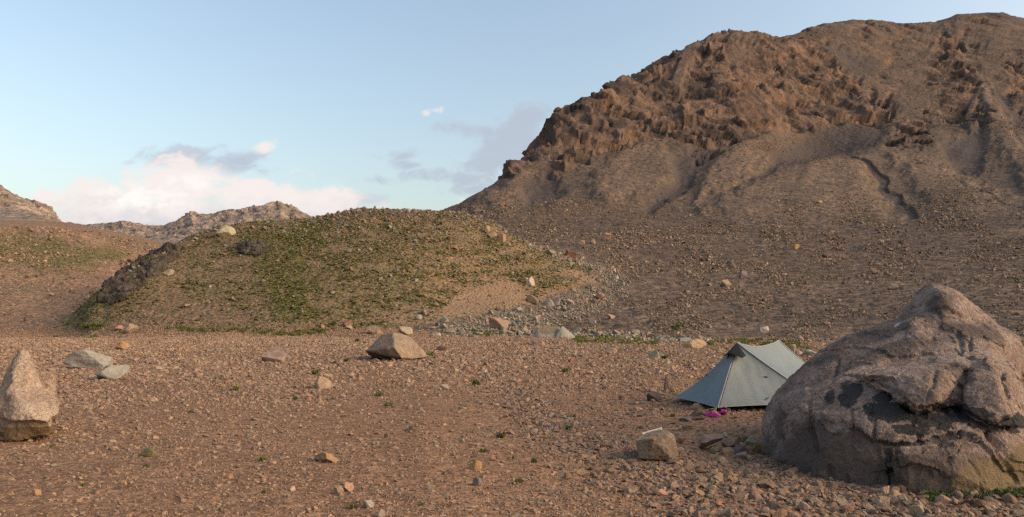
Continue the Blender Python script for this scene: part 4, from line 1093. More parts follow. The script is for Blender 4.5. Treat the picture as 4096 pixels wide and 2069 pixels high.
# ------------------------------------------------------------------ rocks one can point to, each surveyed in the photograph: left, right, top, foot, colour, label
TAN, PINK, GREY, BROWN, DARKB, PALE, ORNG, RED, MOSS, PURP, WHITE = (.29, .205, .145), (.31, .20, .15), (.25, .225, .195), (.20, .14, .10), (.105, .08, .066), (.29, .235, .175), (.33, .195, .105), (.19, .095, .07), (.14, .125, .065), (.19, .15, .145), (.38, .31, .265)
ROCKS = [
    (460, 519, 1370, 1404, ORNG, 'orange angular rock on the gravel behind the grey slabs'),
    (288, 450, 1404, 1484, GREY, 'broad low grey boulder half sunk in the gravel, behind the speckled pale grey rock'),
    (384, 506, 1467, 1526, GREY, 'speckled pale grey rock in front of the broad half-sunk boulder'),
    (472, 520, 1458, 1494, MOSS, 'small mossy brown rock tucked beside the speckled grey rock'),
    (1048, 1148, 1395, 1457, (.23, .165, .135), 'rounded purplish brown boulder on open gravel left of the big tilted boulder'),
    (1258, 1332, 1511, 1560, TAN, 'wedge-shaped tan rock with a tuft of grass at its right side'),
    (894, 933, 1388, 1415, BROWN, 'small dark brown rock left of the rounded purplish boulder'),
    (489, 553, 1297, 1334, TAN, 'tan overhanging rock at the foot of the hill, below its left side'),
    (455, 494, 1304, 1324, PINK, 'low pinkish rock just left of the overhanging rock at the foot of the hill'),
    (123, 168, 1961, 1981, ORNG, 'small flat orange stone in the near gravel at lower left'),
    (1250, 1352, 1815, 1852, (.27, .165, .10), 'flat brown-orange slab lying in the near gravel'),
    (563, 627, 1795, 1828, MOSS, 'mossy cluster-like stone in the gravel between two green tufts'),
    (476, 508, 1924, 1943, ORNG, 'little rust-coloured stone in the near gravel left of centre'),
    (1871, 1929, 1843, 1882, ORNG, 'orange-brown angular stone in the gravel below the cobble channel'),
    (1844, 1885, 1466, 1488, BROWN, 'flat dark brown stone on the gravel right of the big tilted boulder'),
    (2268, 2296, 1432, 1458, RED, 'small reddish stone with a pale tip in the middle of the gravel flat'),
    (1742, 1792, 1386, 1406, RED, 'low red-brown stone right of the big tilted boulder'),
    (2126, 2180, 1358, 1386, PINK, 'pale pink rounded rock just in front of the scooped grey boulder'),
    (2048, 2096, 1342, 1368, TAN, 'tan blocky stone left of the scooped grey boulder'),
    (1889, 1932, 1913, 1946, PURP, 'purplish grey stone in the near gravel'),
    (1634, 1665, 1706, 1730, BROWN, 'pointed brown stone in the middle of the gravel'),
    (1370, 1416, 1929, 1969, (.36, .22, .15), 'pink-orange angular stone near the bottom edge, left of centre'),
    (1335, 1378, 1946, 1979, TAN, 'flat sandy stone touching the pink-orange angular stone'),
    (1448, 1496, 2003, 2037, GREY, 'bluish grey stone close to the bottom edge'),
    (1508, 1542, 2040, 2072, PALE, 'pale greenish stone at the very bottom edge'),
    (1760, 1796, 1539, 1562, PALE, 'whitish flat stone at the head of the cobble channel'),
    (1956, 2040, 1272, 1322, (.27, .185, .14), 'large pinkish brown boulder among the grey creek stones'),
    (1366, 1408, 1286, 1308, RED, 'dark red wedge-shaped rock at the foot of the hill'),
    (1382, 1410, 1303, 1316, PALE, 'pale flat stone under the dark red rock'),
    (1468, 1534, 1306, 1342, BROWN, 'rounded brown boulder behind the left end of the big tilted boulder'),
    (1592, 1649, 1310, 1342, PALE, 'cream rounded rock behind the top of the big tilted boulder'),
    (1682, 1708, 1241, 1262, PURP, 'dark blue-grey stone on the bare lower slope of the hill'),
    (1663, 1688, 1260, 1281, GREY, 'pale grey stone below the dark blue-grey one on the bare lower slope'),
    (2102, 2139, 1110, 1146, WHITE, 'bright whitish square boulder on the bare right flank of the hill'),
    (1932, 1962, 906, 937, TAN, 'upright tan block, uppermost of the rocks on the right brow of the hill'),
    (1950, 1992, 931, 958, TAN, 'long tan rock, middle one of those on the right brow of the hill'),
    (1995, 2025, 934, 967, PINK, 'pinkish rock, lowest of those on the right brow of the hill'),
    (1652, 1690, 1127, 1145, PALE, 'flat pale stone among cushions in the middle of the hill'),
    (2102, 2155, 1184, 1217, BROWN, 'brown jagged rock at the lower edge of the bare slip'),
    (2174, 2219, 1203, 1227, GREY, 'grey rounded rock at the left bank of the creek bed'),
    (2212, 2242, 1195, 1225, GREY, 'upright grey-green rock beside the rounded one on the creek bank'),
    (2261, 2297, 1197, 1222, PALE, 'light grey-green flat rock in the middle of the creek bed'),
    (2380, 2422, 1173, 1200, PINK, 'pink-brown block in the widest part of the creek bed'),
    (2250, 2307, 1004, 1035, RED, 'long reddish rock on the bank where the creek leaves the hill'),
    (2179, 2220, 1003, 1026, PALE, 'pale angular rock on the hill side of the upper creek'),
    (2408, 2446, 935, 964, PINK, 'large pink-brown block on the slope above the creek'),
    (2358, 2384, 958, 979, TAN, 'squat tan block left of the larger one above the creek'),
    (2314, 2340, 962, 980, TAN, 'tan stone, leftmost of the blocks above the creek'),
    (2049, 2090, 1229, 1252, GREY, 'two-humped grey stone at the foot of the bare slip'),
    (1426, 1454, 831, 846, MOSS, 'flat mossy stone on the skyline of the hill, leftmost of the row'),
    (1475, 1492, 834, 846, PURP, 'low dark stone on the skyline of the hill, second from the left of the row'),
    (1508, 1522, 836, 848, BROWN, 'tiny brown stone on the skyline of the hill, third of the row'),
    (1530, 1548, 837, 848, MOSS, 'rounded stone on the skyline of the hill, fourth of the row'),
    (1622, 1642, 836, 854, GREY, 'upright grey stone on the skyline of the hill, rightmost of the row'),
    (1331, 1340, 857, 868, BROWN, 'thin standing stone on the left part of the hill skyline'),
    (1352, 1363, 857, 868, BROWN, 'small knob of stone on the left part of the hill skyline'),
    (868, 939, 906, 948, (.33, .29, .215), 'pale wedge-shaped boulder on the upper left brow of the hill'),
    (656, 698, 1080, 1103, PALE, 'pale rounded stone just right of the long dark rock face'),
    (3172, 3200, 979, 998, ORNG, 'tan-orange block out on the stony slope'),
    (2953, 2988, 1086, 1118, PURP, 'grey pointed rock on the stony slope above the tent'),
    (2880, 2926, 1122, 1148, TAN, 'pair-like tan rock on the stony slope above the tent'),
    (2916, 2953, 1052, 1077, BROWN, 'brown rock on a dark patch of the stony slope'),
    (2428, 2464, 1258, 1275, PINK, 'flat pinkish slab right of the creek bed'),
    (2358, 2385, 1277, 1299, PALE, 'sandy wedge-shaped stone right of the creek bed'),
    (3037, 3081, 1308, 1338, WHITE, 'whitish forked rock on the slope behind the tent'),
    (3479, 3511, 1076, 1098, TAN, 'rounded tan rock on the slope above the great boulder'),
    (3551, 3592, 1138, 1160, TAN, 'low flat tan rock just left above the peak of the great boulder'),
    (3269, 3291, 802, 814, TAN, 'lone flat stone high on the smooth talus'),
    (3518, 3536, 959, 975, PALE, 'pale lone stone below the dark gully'),
    (2595, 2639, 1402, 1440, (.20, .185, .14), 'grey-green tooth-shaped rock on the gravel left of the tent'),
    (2570, 2605, 1384, 1409, TAN, 'tan trapezoid rock left of the grey-green tooth-shaped rock'),
    (2709, 2743, 1400, 1423, TAN, 'low tan stone between the tooth-shaped rock and the tent'),
    (2424, 2467, 1394, 1415, TAN, 'low tan rock beside the green strip of grass'),
    (2724, 2829, 1360, 1398, (.29, .205, .13), 'long tan slab behind the left side of the tent'),
    (2779, 2814, 1340, 1366, PINK, 'pink block behind the long tan slab'),
    (2802, 2826, 1352, 1372, GREY, 'grey stone between the pink block and the yellowish one'),
    (2828, 2866, 1362, 1386, MOSS, 'mossy dark rock behind the tent peak'),
    (2826, 2850, 1350, 1367, ORNG, 'yellowish stone resting behind the mossy rock'),
    (2456, 2488, 1337, 1353, PALE, 'pale stone at the upper edge of the grass strip'),
    (3138, 3189, 1382, 1422, (.33, .26, .20), 'pale rounded boulder behind the right end of the tent'),
    (3180, 3216, 1404, 1425, TAN, 'tan stone between the pale boulder and the great boulder'),
    (3210, 3268, 1402, 1428, GREY, 'dark-sided grey rock just left of the great boulder'),
    (2655, 2679, 1509, 1575, (.185, .125, .105), 'upright brown standing slab left of the tent'),
    (2678, 2705, 1543, 1575, BROWN, 'small brown block leaning against the standing slab'),
    (2590, 2632, 1553, 1574, BROWN, 'flat brown stone lying on top of the dark guy-line stone'),
    (2585, 2654, 1571, 1609, DARKB, 'dark wedge stone holding the guy line of the tent'),
    (2602, 2622, 1597, 1611, PINK, 'little pink stone in front of the dark guy-line stone'),
    (2473, 2501, 1575, 1602, PINK, 'pink pointed stone left of the guy-line stones'),
    (2758, 2823, 1616, 1642, (.22, .15, .10), 'flat brown stone, topmost of the pile under the tent hem'),
    (2758, 2829, 1636, 1668, (.15, .105, .075), 'dark brown stone, middle of the pile under the tent hem'),
    (2764, 2821, 1662, 1682, (.17, .12, .09), 'low brown stone, bottom of the pile under the tent hem'),
    (2718, 2767, 1667, 1688, PURP, 'purplish stone left of the pile under the tent hem'),
    (2725, 2775, 1698, 1723, BROWN, 'dark brown flat stone on the trodden earth in front of the tent'),
    (2705, 2740, 1756, 1776, RED, 'red-brown stone right of the blocky rock with the bone'),
    (2866, 2914, 1830, 1860, TAN, 'tan angular stone in front of the stone pile'),
    (3560, 3600, 1950, 1984, BROWN, 'dark brown cobble against the foot of the great boulder'),
    (3520, 3556, 1946, 1985, TAN, 'pointed tan cobble against the foot of the great boulder'),
    (3745, 3810, 1982, 2022, PINK, 'pink cobble in front of the weeds under the great boulder'),
    (3185, 3235, 2010, 2050, (.22, .16, .125), 'rounded brown cobble near the bottom edge below the great boulder'),
    (2826, 2868, 1940, 1965, PALE, 'sandy oval cobble at the left end of the cobble heap'),
    (3636, 3690, 2024, 2066, PALE, 'pale rounded cobble at the bottom edge below the great boulder'),
]
PILE = [   # dry stone pile against the great boulder: left, right, top, foot, distance, colour, label
    (2840, 2884, 1786, 1820, 8.55, (.20, .155, .095), 'mossy tan stone at the left bottom of the stone pile'),
    (2886, 2934, 1788, 1826, 8.45, (.28, .185, .12), 'orange-tan rounded stone in the middle of the bottom row of the stone pile'),
    (2930, 3002, 1774, 1840, 8.55, (.175, .14, .13), 'large purplish grey stone in the stone pile'),
    (2940, 2994, 1804, 1848, 8.25, (.22, .16, .14), 'pinkish stone in front of the purplish one in the stone pile'),
    (3003, 3046, 1772, 1836, 8.6, (.24, .165, .085), 'tall ochre stone wedged between the pile and the great boulder'),
    (2796, 2892, 1740, 1802, 8.8, (.21, .145, .115), 'long brown slab leaning at the left of the stone pile'),
    (2888, 2962, 1745, 1792, 8.75, (.235, .16, .13), 'pinkish slab laid across the top of the stone pile'),
    (2978, 3034, 1752, 1784, 8.6, (.20, .175, .125), 'flat greenish slab, right one on top of the stone pile'),
    (2888, 2914, 1729, 1753, 8.9, (.27, .25, .21), 'small grey stone perched on the very top of the stone pile'),
    (2858, 2892, 1734, 1764, 8.95, (.26, .18, .145), 'pink knob-shaped stone behind the long slab of the pile'),
    (2954, 2992, 1744, 1768, 8.95, (.12, .11, .06), 'dark mossy stone at the back of the stone pile'),
]
SHAPE = [chopped(4, np.random.default_rng(900 + i), int(10 + i % 5), .05, lo=.34, hi=.72) for i in range(14)]
SHAPE3 = [V_[:] for V_ in [chopped(3, np.random.default_rng(800 + i), int(11 + i % 5), .05, lo=.34, hi=.72) for i in range(14)]]


def rock_at(x0, x1, top, foot, col, label, seed, d=None, tilt=0.0, group=None):
    own = d is not None
    cx_ = (x0 + x1) / 2
    d = d or ground_d(cx_, foot - (foot - top) * .12)
    w, h = (x1 - x0) / F * d, (foot - top) / F * d
    big = (x1 - x0) > 90
    L = (SHAPE if big else SHAPE3)[seed % 14].copy()
    a = (seed * 2.399) % 6.283
    c, s = math.cos(a), math.sin(a)
    L[:, :2] = L[:, :2] @ np.array([[c, -s], [s, c]])
    if tilt:
        L[:, 2] += L[:, 0] * tilt
    L = (L - (L.max(0) + L.min(0)) / 2) / (L.max(0) - L.min(0))
    dep = min(max(w * .75, h * .6), w * 1.2)
    bury = 0.0 if own else .24
    L *= np.array([w, dep, h * (1 + bury)])
    L[:, 2] += h * (1 + bury) / 2 - h * bury
    o = link('rock', mesh_from('rock', L, ICO[4 if big else 3][1], False, m_stone1), label=label, category='rock')
    z = at(cx_, foot, d)[2] if own else None
    x, y = (cx_ - CX) / F * d, d
    o.location = (x, y, z if own else ground_z(x, y))
    o.color = (*col, 1)
    if group:
        o['group'] = group
    return o


for k_, (x0, x1, t_, f_, c_, l_) in enumerate(ROCKS):
    rock_at(x0, x1, t_, f_, c_, l_, k_ * 5 + 3)
for k_, (x0, x1, t_, f_, d_, c_, l_) in enumerate(PILE):
    rock_at(x0, x1, t_, f_, c_, l_, k_ * 3 + 1, d_, tilt=(.5 if k_ in (5, 6) else .35 if k_ == 7 else 0))

# scooped grey boulder by the creek mouth
d_ = 60.0
d_ = ground_d(2220, 1352)
T1 = P_([(2132, 1362, d_), (2150, 1304, d_ + .6), (2240, 1306, d_ + 1.0), (2160, 1362, d_ - .5), (2152, 1335, d_), (2230, 1335, d_ + .1), (2240, 1365, d_ - .5), (2150, 1310, d_ + 1.6), (2230, 1310, d_ + 1.8), (2140, 1362, d_ + 2.2)])
T2 = P_([(2225, 1330, d_ - .1), (2240, 1310, d_ + .2), (2252, 1305, d_ + .3), (2268, 1318, d_ + .3), (2308, 1355, d_ + .4), (2300, 1364, d_ - .2), (2220, 1366, d_ - .7), (2250, 1340, d_ - .5), (2260, 1330, d_ + 1.8), (2300, 1360, d_ + 2), (2240, 1362, d_ + 2)])
V, Q = hulls_mesh([T1, T2], .05)
V = weather(relax(V, Q, 4, .5), Q, 3.5, 77, .008, .008, .003, .004, .02)
qx_, qy_ = CX + V[:, 0] / V[:, 1] * F, HY + F * (EYE - V[:, 2]) / V[:, 1]
m_scoop = rock_material('grey boulder', ((.17, .155, .135), (.22, .20, .175), (.27, .25, .22), (.34, .32, .28)), .4, .5, True, scale=.6)
z_ = np.zeros(len(V))
place_rock('boulder', V, Q, m_scoop, 'grey trapezoid boulder with an ochre scooped top by the mouth of the creek bed', 'boulder', {'lichen': z_ - 1, 'stain_shade': z_ - 1, 'chalk': z_, 'ochre': np.exp(-((qx_ - 2195) / 42) ** 4 - ((qy_ - 1318) / 19) ** 4) * 1.6 - .3})

# the largest loose stones are things of their own
STONE_WORDS = ['pinkish tan', 'pinkish brown', 'light tan', 'grey-brown', 'dark red-brown', 'sandy', 'blackish', 'orange-tan', 'cream', 'greenish grey']
single_stones.sort(key=lambda s_: -s_['px'])
lib_me = [mesh_from('stone', V_, ICO[3][1], False, m_stone1) for V_ in SHAPE3]
hn = min(len(single_stones), 190)
for k_, s_ in enumerate(single_stones[:hn]):
    x, y, z = s_['pos']
    near = 'near' if y < 8.5 else 'farther'
    side = 'among the cobbles' if COBBLE[min(np.searchsorted(ROWS, y), NR - 1), min(np.searchsorted(COLS, CX + x / y * F), NC - 1)] > .4 else 'on the ' + near + ' gravel'
    o = link('stone', lib_me[k_ % 14])
    o.location = (x, y, z + s_['r'] * s_['sq'] * .4)
    o.rotation_euler = (random.gauss(0, .15), random.gauss(0, .15), s_['ang'])
    o.scale = (s_['r'], s_['r'] * s_['el'], s_['r'] * s_['sq'])
    o.color = (*np.clip(s_['col'], 0, 1), 1)
    w_ = STONE_WORDS[s_['ci']] if s_['ci'] < 10 else 'grey'
    o['label'] = f'one of the larger {w_} loose stones lying {side}'
    o['category'] = 'stone'
    o['group'] = 'larger loose stones on the gravel flat'
print('single stones', len(single_stones), hn)

# ------------------------------------------------------------------ tent
def simple_mat(name, col, rough=.7, translucent=0.0, weave=0.0, spec=.3):
    m, T = new_mat(name)
    g = T.n('ShaderNodeNewGeometry').outputs['Position']
    n1_ = T.noise(g, 3.0, 4, .6)
    c = T.mix(T.ss(n1_, .3, .7), tuple(v * .93 for v in col), tuple(min(1, v * 1.06) for v in col))
    p = principled(T, c, rough, T.noise(g, 55 if not weave else 9, 4, .6), .25 if not weave else weave, .01, spec)
    if translucent:
        out = [n for n in T.t.nodes if n.type == 'OUTPUT_MATERIAL'][0]
        tr = T.n('ShaderNodeBsdfTranslucent')
        T.put(tr.inputs[0], c)
        mx = T.n('ShaderNodeMixShader')
        mx.inputs[0].default_value = translucent
        T.t.links.new(p.outputs[0], mx.inputs[1])
        T.t.links.new(tr.outputs[0], mx.inputs[2])
        T.t.links.new(mx.outputs[0], out.inputs[0])
    return m


m_fab = simple_mat('silver grey ripstop', (.135, .163, .178), .55, .08, .35, .3)
m_trim = simple_mat('grey tape', (.24, .26, .26), .6)
m_blk = simple_mat('black mesh', (.012, .014, .016), .8)
m_hood = simple_mat('dark hood fabric', (.008, .011, .014), .7, spec=.1)
m_cord = simple_mat('tan cord', (.25, .19, .09), .8)


def tube(pts, r, n=6):
    pts = np.array(pts, float)
    V, Fc = [], []
    for i, p in enumerate(pts):
        t = pts[min(i + 1, len(pts) - 1)] - pts[max(i - 1, 0)]
        t /= np.linalg.norm(t) + 1e-9
        a = np.cross(t, (0, 0, 1)) if abs(t[2]) < .95 else np.cross(t, (1, 0, 0))
        a /= np.linalg.norm(a)
        b = np.cross(t, a)
        rr_ = r[i] if np.ndim(r) else r
        for k in range(n):
            V.append(p + rr_ * (a * math.cos(k / n * 6.2832) + b * math.sin(k / n * 6.2832)))
    for i in range(len(pts) - 1):
        for k in range(n):
            Fc.append((i * n + k, i * n + (k + 1) % n, (i + 1) * n + (k + 1) % n, (i + 1) * n + k))
    return np.array(V), np.array(Fc)


A_ = at(2948, 1371, 13.0)
B_ = at(3117, 1362, 14.1)
L_ = at(2697, 1589, 13.9)
Z_ = at(2868, 1631, 12.4)
R_ = at(3330, 1626, 12.7)
S_ = at(3420, 1600, 14.3)
K_ = at(2800, 1570, 15.6)
W_ = at(3120, 1575, 15.9)


def edge_curve(p, q, sag, out=(0, 0, 0)):
    p, q, out = map(np.array, (p, q, out))
    return lambda t: p[None] * (1 - t)[:, None] + q[None] * t[:, None] + (np.array([0, 0, -1.0]) * sag + out)[None] * (4 * t * (1 - t))[:, None]


eL = edge_curve(A_, L_, .10)
eZ = edge_curve(A_, Z_, -.015)
eR = edge_curve(A_, R_, .05)
eS = edge_curve(B_, S_, .05)
eW = edge_curve(B_, W_, .06)
eK = edge_curve(B_, K_, .10)
ridge = edge_curve(A_, B_, .10)


def panel(e0, e1, n=26, m=36, belly=.03, hem=.05, seed=1, top=None):
    s = np.linspace(0, 1, n)
    t = np.linspace(0, 1, m)
    a, b = e0(t), e1(t)
    P = a[None] * (1 - s)[:, None, None] + b[None] * s[:, None, None]
    if top is not None:
        tp = top(s)
        lin = a[0][None] * (1 - s)[:, None] + b[0][None] * s[:, None]
        P += (tp - lin)[:, None] * (1 - t)[None, :, None]
    nn = np.cross(b[-1] - a[-1], a[0] - a[-1])
    nn /= np.linalg.norm(nn)
    if nn[1] > 0 and seed < 3:
        nn = -nn
    w = (4 * s * (1 - s))[:, None] * np.sin(t * math.pi)[None] * belly
    P -= nn * w[..., None]
    P[:, :, 2] += (hem * (4 * s * (1 - s)))[:, None] * (t[None] ** 5)
    Pf = P.reshape(-1, 3)
    wr = .012 * pnoise(np.stack([Pf @ np.array([7., 2, 1]), Pf @ np.array([1., 2, 2.]), 0 * Pf[:, 0] + seed], -1), 5) + .004 * pnoise(Pf * 14, 6)
    P += nn * (wr.reshape(n, m) * np.sin(np.linspace(0, 1, n) * math.pi)[:, None])[..., None]
    ids_ = np.arange(n * m).reshape(n, m)
    Q_ = np.stack([ids_[:-1, :-1], ids_[1:, :-1], ids_[1:, 1:], ids_[:-1, 1:]], -1).reshape(-1, 4)
    return P, Q_, nn


tent = link('tent', None, label='small two-peaked silver grey tent with closed door, pitched left of the great boulder', category='tent')
base_t = np.array([(A_[0] + B_[0]) / 2, (A_[1] + B_[1]) / 2, 0.0])
tent.location = base_t


def part(name, V, Fc, mat, parent=None, smooth=True, **kw):
    par = parent or tent
    return link(name, mesh_from(name, np.asarray(V) - base_t, Fc, smooth, mat), par, **kw)


PAN = {}
Vs, Qs, off = [], [], 0
for key, e0, e1, top, hem, sd in (('door', eL, eZ, None, .015, 1), ('front', eZ, eR, None, .04, 2), ('right', eR, eS, ridge, .05, 3), ('back_r', eS, eW, None, .05, 4), ('back_l', eW, eK, None, .05, 5), ('left', eL, eK, ridge, .05, 6)):
    P, Qp, nn = panel(e0, e1, hem=hem, seed=sd, top=top, belly=.035)
    PAN[key] = (P, nn)
    Vs.append(P.reshape(-1, 3))
    Qs.append(Qp + off)
    off += P.shape[0] * P.shape[1]
canopy = part('canopy', np.concatenate(Vs), np.concatenate(Qs), m_fab)
# hood over the vent at the near peak
HO = [at(2948, 1370, 12.86), at(2896, 1424, 12.98), at(2922, 1412, 12.62), at(2968, 1431, 12.58), at(2983, 1421, 12.7)]
HB = [p + np.array([.05, .14, -.015]) for p in HO]
V_h = np.array(HO + HB)
part('vent_hood', V_h, np.array([(0, 1, 2), (0, 2, 3), (0, 3, 4), (5, 7, 6), (5, 8, 7), (5, 9, 8), (1, 6, 2), (2, 6, 7), (2, 7, 3), (3, 7, 8), (3, 8, 4), (4, 8, 9), (0, 4, 9), (0, 9, 5), (0, 5, 6), (0, 6, 1)]), m_hood, smooth=False)
tl = np.linspace(0.16, 1, 26)
toward = np.array([-.25, -1, .3]) * .012
part('zipper', *tube(eZ(tl) + toward + np.array([.012, 0, 0]), .011), m_trim)
part('zip_gap', *tube(eZ(np.linspace(.2, .97, 24)) + toward * 1.1 + np.array([.035, 0, 0]), .006), m_hood)
part('seam', *tube(eR(np.linspace(0, 1, 30)) + toward * .6, .009), m_trim)
part('seam', *tube(eS(np.linspace(0, 1, 30)) + toward * .3, .010), m_trim)
part('seam', *tube(eS(np.linspace(0, 1, 30)) + toward * .3 + np.array([-.05, -.03, .0]), .006), m_trim)
part('seam', *tube(ridge(np.linspace(0, 1, 20)) + np.array([0, 0, .004]), .010), m_trim)
part('hem', *tube(PAN['door'][0][:, -1], .006), m_trim)
part('hem', *tube(PAN['front'][0][:, -1], .006), m_trim)
part('hem', *tube(PAN['right'][0][:, -1], .006), m_trim)
# inner tent: dark mesh walls and tub floor
IN = [A_ * .0 + p for p in (at(2960, 1450, 13.4), at(3090, 1440, 14.0))]
fl = [np.array([x, y, z]) for x, y in ((3.95, 12.95), (5.4, 12.95), (5.9, 14.2), (4.7, 14.8), (4.0, 14.3)) for z in (.0, .10)]
bm = bmesh.new()
r_ = bmesh.ops.convex_hull(bm, input=[bm.verts.new(p) for p in IN + fl])
bm.verts.ensure_lookup_table()
me_in = bpy.data.meshes.new('inner_tent')
for v_ in bm.verts:
    v_.co = v_.co - Vector(base_t)
bm.to_mesh(me_in)
bm.free()
me_in.materials.append(m_blk)
link('inner_tent', me_in, tent)
# poles inside, guy lines, toggles, lettering
part('pole', *tube([A_ + np.array([.02, .06, -.02]), np.array([A_[0] + .1, A_[1] + .12, 0])], .008), m_blk)
part('pole', *tube([B_ + np.array([-.02, .0, -.02]), np.array([B_[0], B_[1] - .1, 0])], .008), m_blk)
part('guy_line', *tube([L_, (L_ + at(2640, 1603, 13.7)) / 2 + np.array([0, 0, -.01]), at(2640, 1603, 13.7)], .007), m_cord)
part('guy_line', *tube([Z_, at(2845, 1655, 12.1), at(2825, 1668, 11.9)], .006), m_cord)
part('guy_line', *tube([Z_, at(2822, 1640, 12.2), at(2815, 1652, 12.1)], .003), m_cord)


def on_panel(key, px, py, lift=.012):
    P, nn = PAN[key]
    q = P.reshape(-1, 3)
    k = np.argmin((CX + q[:, 0] / q[:, 1] * F - px) ** 2 + (HY + F * (EYE - q[:, 2]) / q[:, 1] - py) ** 2)
    return q[k] + np.array([0, -lift, lift * .3])


for (px, py, key) in ((3062, 1511, 'front'), (2825, 1498, 'door')):
    c_ = on_panel(key, px, py)
    part('toggle', *tube([c_ + np.array([-.03, 0, .02]), c_, c_ + np.array([.03, 0, .005])], .008), m_hood)
part('zip_pull', *tube([on_panel('door', 2917, 1414), on_panel('door', 2912, 1424), on_panel('door', 2908, 1433)], [.006, .009, .005]), m_hood)
c_ = on_panel('front', 3062, 1597, .02)
strokes = []
for glyph, ox in (([((0, 1), (1, 1)), ((1, 1), (1, .5)), ((.3, .5), (1, .5)), ((1, .5), (1, 0)), ((0, 0), (1, 0))], 0.0), ([((0, 0), (0, 1)), ((0, 1), (1, 1)), ((0, .5), (.8, .5))],   .040)):
    for (xa, ya), (xb, yb) in glyph:
        pa = c_ + np.array([ox + xa * .026 + ya * .009, -.004, (ya - .5) * .036])
        pb = c_ + np.array([ox + xb * .026 + yb * .009, -.004, (yb - .5) * .036])
        strokes.append(tube([pa, pb], .0038, 4))
vv, ff, off = [], [], 0
for v_, f_ in strokes:
    vv.append(v_)
    ff.append(f_ + off)
    off += len(v_)
part('lettering', np.concatenate(vv), np.concatenate(ff), m_hood, canopy)

# ------------------------------------------------------------------ pink clogs
m_pink = simple_mat('magenta foam', (.42, .035, .24), .5)
m_pink2 = simple_mat('dark magenta strap', (.33, .025, .18), .5)


def clog_meshes():
    bm = bmesh.new()
    prof = [(-.128, .028, .034), (-.118, .040, .042), (-.06, .043, .050), (-.02, .043, .060), (.02, .048, .080), (.06, .052, .070), (.1, .046, .048), (.128, .026, .03)]
    pts = []
    for x, w, h in prof:
        for k in range(9):
            a = k / 8 * math.pi
            pts.append((x, w * math.cos(a), .018 + (h - .018) * math.sin(a) ** .6))
        pts += [(x, w * 1.0, .0), (x, -w * 1.0, .0)]
    bmesh.ops.convex_hull(bm, input=[bm.verts.new(p) for p in pts])
    me = bpy.data.meshes.new('clog')
    bm.to_mesh(me)
    bm.free()
    bm = bmesh.new()
    cut = []
    for x, w in ((-.112, .026), (-.09, .036), (-.03, .036), (.012, .030), (.028, .018)):
        for sy in (-1, 1):
            cut += [(x, sy * w, .016), (x, sy * (w + .004), .2)]
    bmesh.ops.convex_hull(bm, input=[bm.verts.new(p) for p in cut])
    mc = bpy.data.meshes.new('clog_cut')
    bm.to_mesh(mc)
    bm.free()
    a, b = bpy.data.objects.new('clog_a', me), bpy.data.objects.new('clog_b', mc)
    for o in (a, b):
        SC.collection.objects.link(o)
    md = a.modifiers.new('b', 'BOOLEAN')
    md.operation, md.object, md.solver = 'DIFFERENCE', b, 'EXACT'
    out = bpy.data.meshes.new_from_object(a.evaluated_get(bpy.context.evaluated_depsgraph_get()))
    for o in (a, b):
        bpy.data.objects.remove(o)
    out.name = 'clog'
    out.materials.clear()
    out.materials.append(m_pink)
    arc = [(-.02 - .118 * math.sin(t), .046 * math.cos(t), .062 + .022 * math.sin(t)) for t in np.linspace(0, math.pi, 17)]
    Vt, Ft = tube(arc, .007)
    st = mesh_from('heel_strap', Vt, Ft, True, m_pink2)
    hv, hf, off = [], [], 0
    for x, y in ((.05, .022), (.05, -.022), (.075, .0), (.085, .028), (.085, -.028), (.06, 0)):
        z = .018 + (.066 - .018) * (1 - (y / .06) ** 2) ** .5 - (x - .05) * .35 + .006
        v, f = tube([(x, y, z - .004), (x + .001, y, z)], .0055, 8)
        hv.append(np.concatenate([v, [[x, y, z]]]))
        f2 = [(8 + k, 8 + (k + 1) % 8, 16, 16) for k in range(8)]
        hf.append(np.array([list(q) for q in f]) + off)
        off += len(v) + 1
    vents = mesh_from('vent_holes', np.concatenate(hv), np.concatenate(hf), False, m_hood)
    return out, st, vents


ck, cs, cv = clog_meshes()


def clog(px, foot, d, yaw, pitch, label):
    o = link('clog', ck, label=label, category='clog', group='pair of pink clogs')
    x = (px - CX) / F * d
    o.location = (x, d, ground_z(x, d) + .012 + .10 * abs(math.sin(R(pitch))))
    o.rotation_euler = (0, R(pitch), R(yaw))
    link('heel_strap', cs, o)
    link('vent_holes', cv, o)


clog(2851, 1670, 11.75, -14, 2, 'pink clog lying on its sole with the toe pointing right, in front of the tent')
clog(2896, 1660, 11.95, 76, 16, 'pink clog seen from its open heel, nearest the tent hem')

# ------------------------------------------------------------------ bone on the blocky rock
m_bone = simple_mat('bleached bone', (.36, .345, .30), .7)
p0, p1 = at(2566, 1737, 8.24), at(2646, 1716, 8.32)
ts = np.linspace(0, 1, 22)
rad = .0105 + .009 * np.exp(-((ts - 1) / .13) ** 2) + .004 * np.exp(-((ts) / .1) ** 2) + .0012 * np.sin(ts * 21)
bend = np.array([0, 0, .008])
path = p0[None] * (1 - ts)[:, None] + p1[None] * ts[:, None] + bend[None] * np.sin(ts * math.pi)[:, None]
Vo, Fo = tube(path, rad, 14)
Vi, Fi = tube(path[:14] + np.array([-.0005, 0, 0]), rad[:14] * .68, 14)
n0 = len(Vo)
rim = [(k, n0 + k, n0 + (k + 1) % 14, (k + 1) % 14) for k in range(14)]
endc = [(len(Vo) - 14 + a, len(Vo) - 14 + b, len(Vo) - 14 + 13 - b, len(Vo) - 14 + 13 - a) for a, b in ((0, 1), (1, 2), (2, 3), (3, 4), (4, 5), (5, 6))]
Vb = np.concatenate([Vo, Vi])
Vb = Vb + .002 * np.stack([pnoise(Vb * 60, 1), pnoise(Vb * 60, 2), pnoise(Vb * 60, 3)], -1)
bb = Vb.mean(0)
